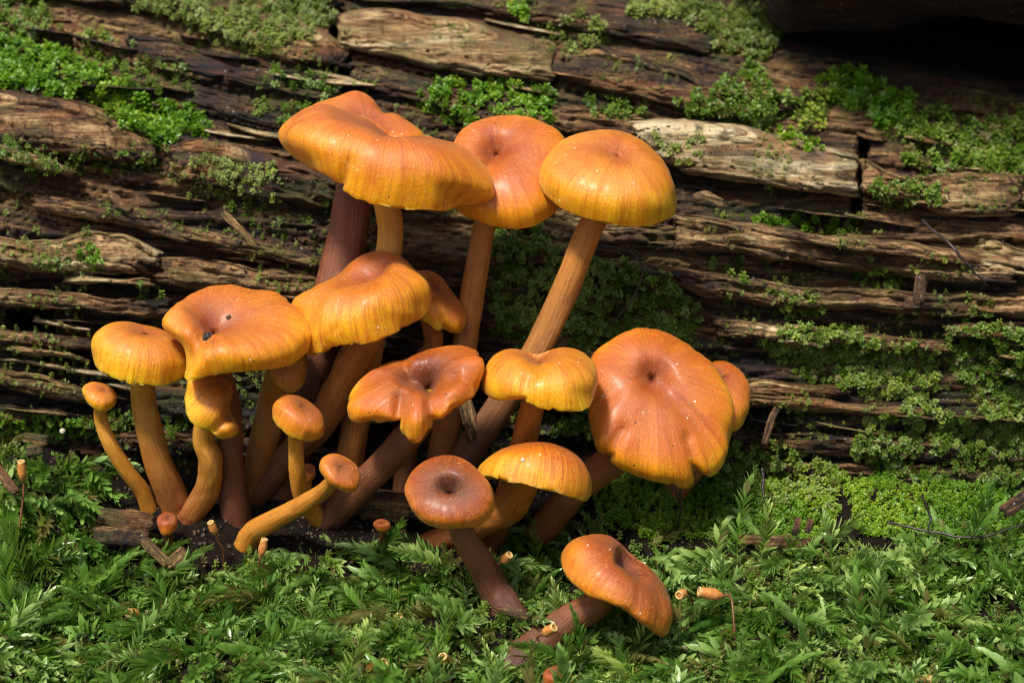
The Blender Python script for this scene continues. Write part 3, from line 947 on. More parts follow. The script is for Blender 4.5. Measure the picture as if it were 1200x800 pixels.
OCH = (0.70, 0.35, 0.035); OCH2 = (0.56, 0.23, 0.020); BRN = (0.27, 0.085, 0.018); DRK = (0.085, 0.030, 0.018); PUR = (0.085, 0.040, 0.040); ORG = (0.54, 0.19, 0.018)

# --- top group
mushroom([(366, 121), (394, 110), (410, 103), (424, 105), (438, 116), (450, 131), (460, 129), (476, 139), (493, 151), (500, 165), (480, 180), (440, 190), (400, 185), (370, 165), (360, 140)],
         (432, 146), 34, 8, 0.45, (0.5, 0.4), 2.1, 'orange',
         [(418, 205, 2.2), (405, 290, 2.1), (380, 400, 1.9), (350, 500, 2.0), (330, 590, 2.4)], [42, 46, 50, 46, 46], ((0.22, 0.060, 0.012), (0.13, 0.036, 0.012)),  # dark stem colours carry the shade behind the front cap
         'orange cap peeking out behind the widest top cap, on a thick dark shaded stem', 1)
mushroom([(325, 162), (330, 146), (347, 132), (366, 121), (384, 118), (404, 122), (424, 128), (440, 138), (458, 150), (474, 154), (493, 151), (515, 157), (534, 164), (553, 176), (570, 193), (581, 209), (585, 229), (581, 242), (570, 245),
          (556, 241), (542, 246), (520, 252), (493, 250), (476, 251), (454, 246), (432, 241), (416, 234), (404, 224), (398, 214), (385, 211), (366, 201), (344, 186), (330, 175)],
         (452, 148), 22, 14, 0.62, (0.40, 0.42), 0.2, 'orange',
         [(458, 268, 0.9), (448, 330, 1.0), (430, 430, 1.2), (412, 520, 1.6), (400, 600, 2.2)], [30, 31, 32, 34, 36], (OCH, BRN),
         'widest saddle-shaped orange cap, leftmost of the top row', 2, dents=[(403, 222, 418, 196, 7, 0.10), (452, 148, 405, 128, 18, 0.10), (460, 150, 520, 160, 14, 0.08)], lobes=0.06, plic=0.006, notches=[(402, 222, 10, 7), (564, 243, 5, 5)], ruffle=0.02)
mushroom([(535, 158), (551, 143), (574, 135), (598, 132), (621, 135), (640, 143), (656, 153), (668, 175), (668, 210), (655, 245), (640, 258), (625, 267), (601, 271), (578, 267), (555, 259), (540, 251), (528, 235), (525, 205), (528, 180)],
         (582, 178), 50, -4, 0.42, (0.55, 0.30), 0.9, 'orange',
         [(566, 275, 1.6), (553, 350, 1.7), (540, 430, 1.8), (520, 520, 2.0), (505, 610, 2.4)], [27, 28, 31, 33, 34], (OCH2, BRN),
         'orange cap with a deep reddish dimple, middle of the top row', 3, dents=[(582, 178, 570, 200, 10, 0.12)])
mushroom([(632, 213), (634, 195), (644, 178), (663, 160), (687, 152), (710, 149), (733, 152), (756, 164), (776, 184), (787, 207), (793, 230), (793, 246), (784, 257), (764, 266), (737, 268), (710, 265), (687, 259), (663, 250), (646, 238), (636, 226)],
         (723, 183), 37, 5, 0.55, (0.26, 0.26), 0.0, 'yellow',
         [(690, 272, 0.6), (660, 345, 0.9), (628, 412, 1.1), (590, 470, 1.3), (543, 540, 1.7), (505, 600, 2.3)], [30, 31, 33, 33, 36, 38], (OCH2, PUR),
         'round glossy yellow-orange cap on a long slanting stem, rightmost of the top row', 4, lobes=0.02, plic=0.005)
# --- left group
mushroom([(316, 430), (318, 445), (330, 456), (343, 460), (354, 455), (360, 440), (361, 420), (350, 400), (330, 395), (310, 405)],
         (335, 412), 28, -10, 0.55, (0.2, 0.3), 0.9, 'tan',
         [(322, 470, 1.3), (308, 520, 1.5), (296, 570, 1.9), (290, 610, 2.2)], [44, 38, 32, 30], (OCH2, DRK),
         'small shaded cap drooping from under the speckled wavy cap', 5)
mushroom([(190, 385), (196, 368), (209, 353), (227, 340), (248, 333), (272, 333), (290, 338), (314, 339), (329, 347), (344, 359), (359, 374), (367, 391), (365, 404), (359, 416), (344, 427), (320, 433), (290, 435), (266, 437), (248, 442), (230, 445), (222, 445), (221, 434), (222, 419), (219, 407), (206, 397)],
         (252, 384), 29, 6, 0.54, (0.55, 0.40), -0.5, 'amber',
         [(266, 470, 0.5), (270, 520, 0.8), (272, 570, 1.2), (278, 625, 1.6)], [30, 31, 33, 40], (BRN, DRK),
         'speckled wavy orange cap with a black spot in its hollow', 6, dents=[(244, 392, 222, 424, 11, 0.22), (255, 392, 300, 374, 12, 0.10)], lobes=0.09, plic=0.005)
mushroom([(221, 440), (240, 438), (260, 440), (272, 455), (268, 476), (272, 488), (280, 497), (278, 509), (266, 514), (254, 512), (251, 504), (236, 500), (224, 488), (219, 470), (219, 455)],
         (262, 452), 24, 48, 0.60, (0.2, 0.25), -0.3, 'yellow',
         [(238, 512, 0.3), (246, 540, 0.5), (244, 570, 0.9), (228, 598, 1.3)], [26, 27, 29, 30], (OCH, BRN),
         'small curled yellow cap with a knob, under the speckled wavy cap', 7, dents=[(258, 500, 272, 486, 6, 0.12)])
mushroom([(108, 410), (109, 398), (116, 385), (131, 377), (149, 376), (164, 380), (182, 384), (200, 392), (215, 404), (223, 416), (225, 428), (221, 439), (212, 446), (197, 451), (179, 451), (158, 448), (140, 442), (122, 434), (112, 424)],
         (172, 388), 21, 13, 0.64, (0.30, 0.36), 0.0, 'yellow',
         [(168, 462, 0.6), (174, 500, 0.8), (186, 545, 1.1), (202, 582, 1.5)], [29, 30, 33, 37], (OCH, BRN),
         'rounded cushion-like yellow cap on an upright thick stem, second from the far left', 8, lobes=0.02, plic=0.004)
mushroom([(96, 459), (98, 452), (107, 447), (119, 449), (131, 455), (137, 464), (135, 474), (128, 481), (116, 480), (104, 471)],
         (123, 456), 34, 20, 0.60, (0.2, 0.3), 0.2, 'yellow',
         [(118, 490, 0.6), (128, 518, 0.7), (146, 548, 1.0), (167, 576, 1.4)], [15, 16, 18, 20], (OCH, OCH2),
         'tiny button mushroom on a thin leaning stem at the far left', 9, lobes=0.02)
# --- centre group
mushroom([(482, 322), (489, 317), (503, 316), (517, 324), (528, 339), (539, 354), (547, 371), (544, 384), (535, 393), (526, 383), (514, 388), (503, 380), (490, 372), (480, 350)],
         (510, 338), 24, 38, 0.55, (0.2, 0.3), 1.2, 'amber',
         [(508, 400, 1.5), (494, 430, 1.6), (480, 500, 1.8), (470, 600, 2.4)], [24, 24, 25, 26], (ORG, DRK),
         'small folded orange cap tucked behind the right side of the frilled central cap', 10, dents=[(520, 372, 528, 388, 5, 0.10)])
mushroom([(341, 353), (352, 343), (371, 332), (393, 321), (407, 307), (423, 296), (440, 292), (456, 294), (473, 302), (487, 316), (498, 325), (505, 338), (506, 354), (502, 368), (489, 378), (473, 387), (456, 395), (437, 402), (412, 405), (392, 407), (385, 415), (371, 416), (360, 415), (356, 400), (352, 384), (344, 368)],
         (437, 326), 22, -16, 0.58, (0.50, 0.36), 0.2, 'amber',
         [(414, 424, 0.6), (396, 460, 0.8), (372, 500, 1.1), (332, 540, 1.6), (288, 592, 2.1)], [40, 40, 38, 34, 34], (ORG, DRK),
         'frilled orange cap with a sunken reddish middle, just below the widest top cap', 11, dents=[(438, 326, 410, 326, 14, 0.10), (388, 412, 396, 385, 5, 0.06)], lobes=0.07, plic=0.007, notches=[(389, 412, 9, 6), (478, 388, 5, 5), (420, 406, 4, 4)], ruffle=0.035)
mushroom([(319, 479), (323, 470), (335, 462), (350, 464), (365, 473), (377, 485), (381, 500), (377, 512), (365, 517), (347, 513), (332, 503), (321, 491)],
         (354, 474), 24, 32, 0.85, (0.05, 0.3), -0.7, 'tan',
         [(347, 524, -0.3), (348, 550, 0.0), (354, 580, 0.5), (372, 606, 1.1)], [17, 18, 19, 24], (OCH, OCH2),
         'small bean-shaped orange cap on a slim upright stem beside the dark thick stems', 12, lobes=0.02)
mushroom([(504, 500), (493, 517), (478, 512), (469, 500), (462, 491), (442, 497), (433, 493), (421, 500), (411, 493), (407, 470), (412, 455), (430, 437), (454, 424), (472, 421), (490, 413), (508, 407), (526, 404), (538, 403), (556, 409), (567, 422), (568, 437), (562, 452), (555, 467), (547, 472), (532, 479), (514, 494)],
         (500, 446), 40, -8, 0.42, (0.75, 0.30), -0.9, 'rust',
         [(478, 512, -0.2), (448, 545, 0.2), (414, 578, 0.7), (384, 606, 1.3)], [34, 34, 36, 40], (BRN, DRK),
         'lobed orange cap with a puckered dark centre and a torn front flap', 13,
         dents=[(500, 446, 478, 440, 9, 0.16), (505, 452, 530, 440, 9, 0.14), (466, 492, 470, 462, 6, 0.12), (508, 492, 504, 468, 6, 0.10), (534, 466, 550, 462, 6, 0.08), (480, 444, 474, 428, 6, 0.10)], lobes=0.10, plic=0.008, notches=[(433, 496, 9, 6), (466, 494, 9, 7), (512, 492, 9, 7), (556, 468, 7, 6)], ruffle=0.09)
mushroom([(374, 548), (378, 536), (390, 531), (403, 535), (417, 545), (422, 557), (420, 571), (411, 577), (397, 572), (384, 562)],
         (400, 546), 38, 36, 0.62, (0.12, 0.3), -1.6, 'tan',
         [(382, 572, -0.9), (352, 592, -0.3), (322, 608, 0.3), (296, 624, 0.9)], [16, 19, 23, 27], (OCH2, OCH2),
         'small oval tan cap on a stem leaning far over, above the moss', 14, lobes=0.02)
mushroom([(352, 553), (354, 546), (361, 543), (368, 546), (370, 554), (368, 561), (360, 563), (354, 559)],
         (362, 550), 30, 10, 0.7, (0.0, 0.3), 1.0, 'tan',
         [(361, 572, 1.1), (360, 600, 1.5)], [9, 10], (OCH2, BRN),
         'tiny round button half hidden behind the slim upright stem', 15, lobes=0.02)
# --- right group
mushroom([(836, 424), (850, 423), (862, 428), (874, 440), (880, 457), (878, 478), (871, 495), (861, 504), (840, 504), (820, 490), (815, 460), (820, 435)],
         (846, 442), 30, 12, 0.55, (0.15, 0.3), 1.9, 'orange',
         [(835, 515, 2.2), (810, 550, 2.4), (770, 600, 2.7)], [30, 30, 32], (ORG, BRN),
         'orange cap half hidden behind the right edge of the biggest flat cap', 16, lobes=0.03)
mushroom([(693, 417), (707, 404), (725, 393), (742, 385), (760, 383), (780, 388), (801, 398), (818, 411), (836, 425), (847, 443), (856, 460), (860, 478), (860, 495), (856, 516), (850, 536), (842, 551), (830, 561), (823, 560), (819, 546), (814, 562), (807, 571), (795, 571), (777, 565), (754, 560), (731, 551), (716, 542), (710, 532), (705, 533), (697, 525), (694, 513), (689, 487), (689, 469), (690, 452), (690, 434)],
         (764, 440), 60, 10, 0.34, (0.40, 0.22), 0.6, 'orange',
         [(736, 520, 1.5), (700, 552, 1.4), (668, 580, 1.5), (640, 616, 1.8)], [44, 40, 36, 36], (ORG, BRN),
         'biggest flat orange cap facing forward with a split lower edge, on the right', 17,
         dents=[(768, 444, 846, 520, 15, 0.12), (815, 560, 802, 510, 6, 0.06), (708, 535, 728, 500, 7, 0.08)], lobes=0.06, inroll=98, plic=0.006, notches=[(821, 562, 20, 7), (708, 535, 9, 6), (788, 569, 5, 5)], ruffle=0.035)
mushroom([(565, 449), (568, 433), (576, 418), (591, 409), (608, 408), (629, 414), (640, 411), (658, 406), (678, 409), (693, 420), (700, 434), (700, 452), (694, 469), (687, 479), (672, 481), (655, 480), (637, 478), (623, 472), (610, 465), (594, 469), (579, 468), (568, 462)],
         (632, 414), 20, 3, 0.50, (0.40, 0.34), -0.7, 'yellow',
         [(620, 490, -0.1), (614, 520, 0.3), (600, 570, 0.9), (580, 620, 1.6)], [27, 29, 31, 33], (ORG, BRN),
         'wide yellow cap notched at its front, between the lobed cap and the biggest flat cap', 18, dents=[(611, 467, 618, 440, 7, 0.10), (632, 408, 628, 424, 14, 0.12)], lobes=0.05, plic=0.008, notches=[(609, 467, 7, 6), (648, 480, 4, 5)])
mushroom([(558, 550), (572, 535), (592, 524), (615, 518), (639, 517), (659, 522), (676, 532), (688, 547), (694, 564), (692, 581), (685, 590), (672, 587), (656, 577), (639, 576), (619, 569), (598, 565), (578, 567), (565, 561)],
         (625, 520), -3, 13, 0.60, (0.05, 0.4), -0.6, 'orange',
         [(598, 592, 0.1), (572, 606, 0.6), (545, 622, 1.1), (498, 640, 1.6)], [38, 40, 36, 30], (ORG, BRN),
         'arched orange cap seen from the side with gills showing, right of the dark-centred brown cap', 19, lobes=0.04, inroll=92, flat=1.0, plic=0.004)
mushroom([(474, 577), (477, 561), (490, 545), (509, 536), (528, 534), (546, 540), (561, 552), (575, 567), (580, 586), (577, 601), (561, 615), (541, 617), (517, 617), (497, 611), (482, 596)],
         (528, 580), 52, -6, 0.45, (1.15, 0.19), -1.9, 'brown',
         [(544, 628, -1.3), (560, 655, -1.1), (580, 690, -0.8), (602, 730, -0.9)], [27, 30, 34, 40], (BRN, DRK),
         'reddish brown cap with a dark pit in the middle, facing forward', 20, lobes=0.03, plic=0.004)
mushroom([(656, 655), (661, 643), (673, 631), (693, 626), (713, 628), (730, 638), (744, 653), (760, 664), (776, 680), (786, 699), (789, 716), (787, 729), (781, 743), (771, 749), (762, 743), (755, 728), (737, 716), (725, 706), (706, 697), (686, 691), (669, 679), (659, 667)],
         (733, 655), 16, 40, 0.60, (0.30, 0.24), -2.3, 'russet',
         [(700, 706, -1.9), (668, 726, -1.8), (636, 750, -1.7), (606, 776, -1.9)], [32, 34, 38, 44], (BRN, DRK),
         'rusty orange cap tilted down to the right on a brown stem, lowest in the moss', 21, dents=[(728, 650, 752, 668, 7, 0.20)], lobes=0.03, plic=0.006, notches=[(758, 735, 6, 6)])
# --- buds near the ground
for out_, dm_, dd_, st_, wd_, lb_, sd_ in [
    ([(184, 612), (186, 604), (194, 600), (203, 602), (208, 610), (207, 619), (200, 626), (190, 626)], (196, 606), 0.6, [(198, 630, 0.9), (199, 645, 1.0)], [9, 10], 'brown button bud without a visible stem, low among wood chips', 30),
    ([(437, 614), (441, 609), (450, 608), (457, 612), (458, 618), (452, 622), (442, 621)], (449, 612), 0.2, [(448, 630, 0.4), (446, 646, 0.7)], [8, 8], 'tiny pinkish brown bud beside the dark-centred brown cap', 31),
    ([(636, 792), (640, 784), (652, 780), (664, 783), (672, 792), (670, 803), (655, 808), (640, 804)], (654, 787), -3.4, [(654, 815, -3.2), (655, 840, -3.2)], [20, 20], 'brown bud cut off by the lower edge below the tilted cap', 32),
]:
    mushroom(out_, dm_, 22, 0, 1.0, (0.0, 0.3), dd_, 'russet', st_, wd_, (BRN, DRK), lb_, sd_, lobes=0.02, inroll=125)


# ------------------------------------------------------------------ moss
def leaf8(L, Wd, bend, fold=0.30):
    """a keeled pointed leaf: x along, y across, z up; 8 triangles."""
    us = np.array([0, 0.36, 0.74, 1.0]); hw = np.array([0.25, 1.0, 0.74, 0.0]) * Wd / 2
    ang = bend * us
    cx = np.concatenate([[0], np.cumsum(np.diff(us) * np.cos((ang[1:] + ang[:-1]) / 2))]) * L
    cz = np.concatenate([[0], np.cumsum(np.diff(us) * np.sin((ang[1:] + ang[:-1]) / 2))]) * L
    v = [(0, 0, 0)]
    for k in (1, 2):
        v += [(cx[k], -hw[k], cz[k] + fold * hw[k]), (cx[k], 0, cz[k]), (cx[k], hw[k], cz[k] + fold * hw[k])]
    v += [(cx[3], 0, cz[3])]
    f = [(0, 2, 1), (0, 3, 2), (1, 2, 5), (1, 5, 4), (2, 3, 6), (2, 6, 5), (4, 5, 7), (5, 6, 7)]
    tip = [0, .35, .3, .35, .75, .7, .75, 1]
    return np.array(v), np.array(f), np.array(tip)


def leaf4(L, Wd, bend, fold=0.35):
    z = math.sin(bend) * L
    v = [(0, 0, 0), (L * .55, -Wd / 2, z * .35 + fold * Wd * .4), (L * .6, 0, z * .35), (L * .55, Wd / 2, z * .35 + fold * Wd * .4), (L * .97, 0, z)]
    f = [(0, 2, 1), (0, 3, 2), (1, 2, 4), (2, 3, 4)]
    return np.array(v), np.array(f), np.array([0, .55, .5, .55, 1])


def shoot(n, Ls, Lf, Wf, sp0, sp1, bend, curve, flat=0.0, fine=True, stemr=0.012, taper=0.55, first=0.12):
    vs, fs, ts = [], [], []; off = 0
    az = random.uniform(0, 6.28)
    N = 12
    s = np.linspace(0, 1, N); a = curve * s
    cx = np.concatenate([[0], np.cumsum(np.sin((a[1:] + a[:-1]) / 2))]) / (N - 1) * Ls
    cz = np.concatenate([[0], np.cumsum(np.cos((a[1:] + a[:-1]) / 2))]) / (N - 1) * Ls
    for k in range(n):
        u = first + (1 - first) * (k + random.uniform(-.3, .3)) / max(n - 1, 1); u = min(max(u, 0), 1)
        p = np.array([np.interp(u, s, cx), 0, np.interp(u, s, cz)])
        aa = curve * u
        ax = np.array([math.sin(aa), 0, math.cos(aa)]); ex = np.array([math.cos(aa), 0, -math.sin(aa)]); ey = np.array([0, 1.0, 0])
        az += 2.39996 + random.uniform(-.25, .25)
        if random.random() < flat:
            ph = (math.pi / 2 if k % 2 else -math.pi / 2) + random.uniform(-.5, .5)
        else:
            ph = az
        radial = math.cos(ph) * ex + math.sin(ph) * ey
        sp = sp0 + (sp1 - sp0) * u + random.uniform(-.15, .15)
        dr = math.cos(sp) * ax + math.sin(sp) * radial
        nm = math.sin(sp) * ax - math.cos(sp) * radial
        sd = np.cross(nm, dr)
        sz = (1 - (1 - taper) * abs(u - 0.45) * 1.8) * random.uniform(.8, 1.15)
        v, f, t = (leaf8 if fine else leaf4)(Lf * sz, Wf * sz * random.uniform(.85, 1.15), -bend * random.uniform(.5, 1.4))
        vs.append(p + v[:, :1] * dr + v[:, 1:2] * sd + v[:, 2:] * nm); fs.append(f + off); ts.append(t * (0.55 + 0.45 * u)); off += len(v)
    if stemr:
        pth = np.stack([cx, 0 * cx, cz], -1)[::4]
        v, f, al = tube(pth, [stemr, stemr * .6], 3, caps=False)
        f = f[0]; vs.append(v); fs.append(np.vstack([f[:, :3], f[:, [0, 2, 3]]]) + off); ts.append(al * 0.2)
    return np.vstack(vs), np.vstack(fs), np.concatenate(ts)


def scatter(name, protos, places, mat, label, cat='moss', group=None, kind='stuff'):
    """places: list of (pos, axis, twist, scale) -> one mass of moss as a single mesh."""
    VS, FS, TS, RS = [], [], [], []; off = 0
    for (p, ax, tw, sc) in places:
        v, f, t = protos[random.randrange(len(protos))]
        ax = ax / np.linalg.norm(ax)
        ref = np.array([0.0, 0.0, 1.0]) if abs(ax[2]) < 0.9 else np.array([0, -1.0, 0])
        e1 = np.cross(ref, ax); e1 /= np.linalg.norm(e1); e2 = np.cross(ax, e1)
        c, s = math.cos(tw), math.sin(tw)
        x_ = e1 * c + e2 * s; y_ = -e1 * s + e2 * c
        VS.append(p + sc * (v[:, :1] * x_ + v[:, 1:2] * y_ + v[:, 2:] * ax)); FS.append(f + off); TS.append(t); RS.append(np.full(len(v), np.clip(0.55 * random.random() + 0.9 * float(vnoise(p[0] * .9, p[1] * .9, p[2] * .9, 77)) - 0.22, 0, 1))); off += len(v)
    if not VS: return None
    V = np.vstack(VS); org = V.mean(0); org[2] = V[:, 2].min()
    o = mesh_np(name, V, np.vstack(FS), mat, None, org, {'tip': np.concatenate(TS), 'rnd': np.concatenate(RS)})
    return tag(o, label, cat, group, kind)


def in_poly(x, y, poly):
    c = False; n = len(poly); jx, jy = poly[-1]
    for ix, iy in poly:
        if (iy > y) != (jy > y) and x < (jx - ix) * (y - iy) / (jy - iy + 1e-12) + ix: c = not c
        jx, jy = ix, iy
    return c


SM = [shoot(random.randint(11, 16), .26, .135, .095, 1.25, .75, .5, random.uniform(-.3, .5), fine=False, stemr=0.008) for _ in range(8)]
BR = [shoot(random.randint(10, 14), .30, .20, .125, 1.2, .7, .6, random.uniform(-.4, .6), fine=True, stemr=0.01) for _ in range(8)]
FI = [shoot(random.randint(9, 12), .15, .062, .042, 1.2, .7, .4, random.uniform(-.3, .3), fine=False, stemr=0) for _ in range(8)]

ZUP = np.array([0, 0, 1.0])
LOG_SURF = {}
# mushrooms are in the scene by now; moss on the log is located on log and ground only
bpy.context.view_layer.update()
DG = bpy.context.evaluated_depsgraph_get()
SCAB = [cast(x, y)[0] for x, y in [(241, 394), (245, 397), (238, 397), (243, 401), (247, 392), (236, 393), (241, 398), (249, 398)]]
SCAB2 = [cast(x, y)[0] for x, y in [(268, 372), (271, 376), (266, 377)]]
SCAB3 = [cast(x, y)[0] for x, y in [(613, 539), (615, 542)]]
for o in scene.objects:
    if o.type == 'MESH' and o.parent and (o.parent.name.startswith('mushroom') or o.name.startswith('gills')):
        o.hide_viewport = True
bpy.context.view_layer.update()
DG = bpy.context.evaluated_depsgraph_get()


def patch_places(poly, dens, sc0=0.8, sc1=1.2, wn_=0.7, wz=0.55, gap=0.45, sink=0.04, seed=0):
    xs_ = [p[0] for p in poly]; ys_ = [p[1] for p in poly]
    x0, x1, y0, y1 = min(xs_), max(xs_), min(ys_), max(ys_)
    out = []
    n = int((x1 - x0) * (y1 - y0) * dens)
    X_ = rng.uniform(x0, x1, n); Y_ = rng.uniform(y0, y1, n)
    JX = X_ + 14 * (vnoise(X_ * .05, Y_ * .05, seed, 201) - .5); JY = Y_ + 14 * (vnoise(X_ * .05, Y_ * .05, seed + 4, 202) - .5)
    K_ = fbm(X_ * .035, Y_ * .05, seed, 203, 2) >= gap * 0.9
    for x, y, jx, jy, k in zip(X_, Y_, JX, JY, K_):
        if not k or not in_poly(jx, jy, poly): continue
        p, nr = cast(x, y)
        if p is None: continue
        ax = nr * wn_ + ZUP * wz - F * 0.15 + rng.normal(0, .3, 3)
        out.append((p - nr * sink, ax, random.uniform(0, 6.28), random.uniform(sc0, sc1)))
    return out


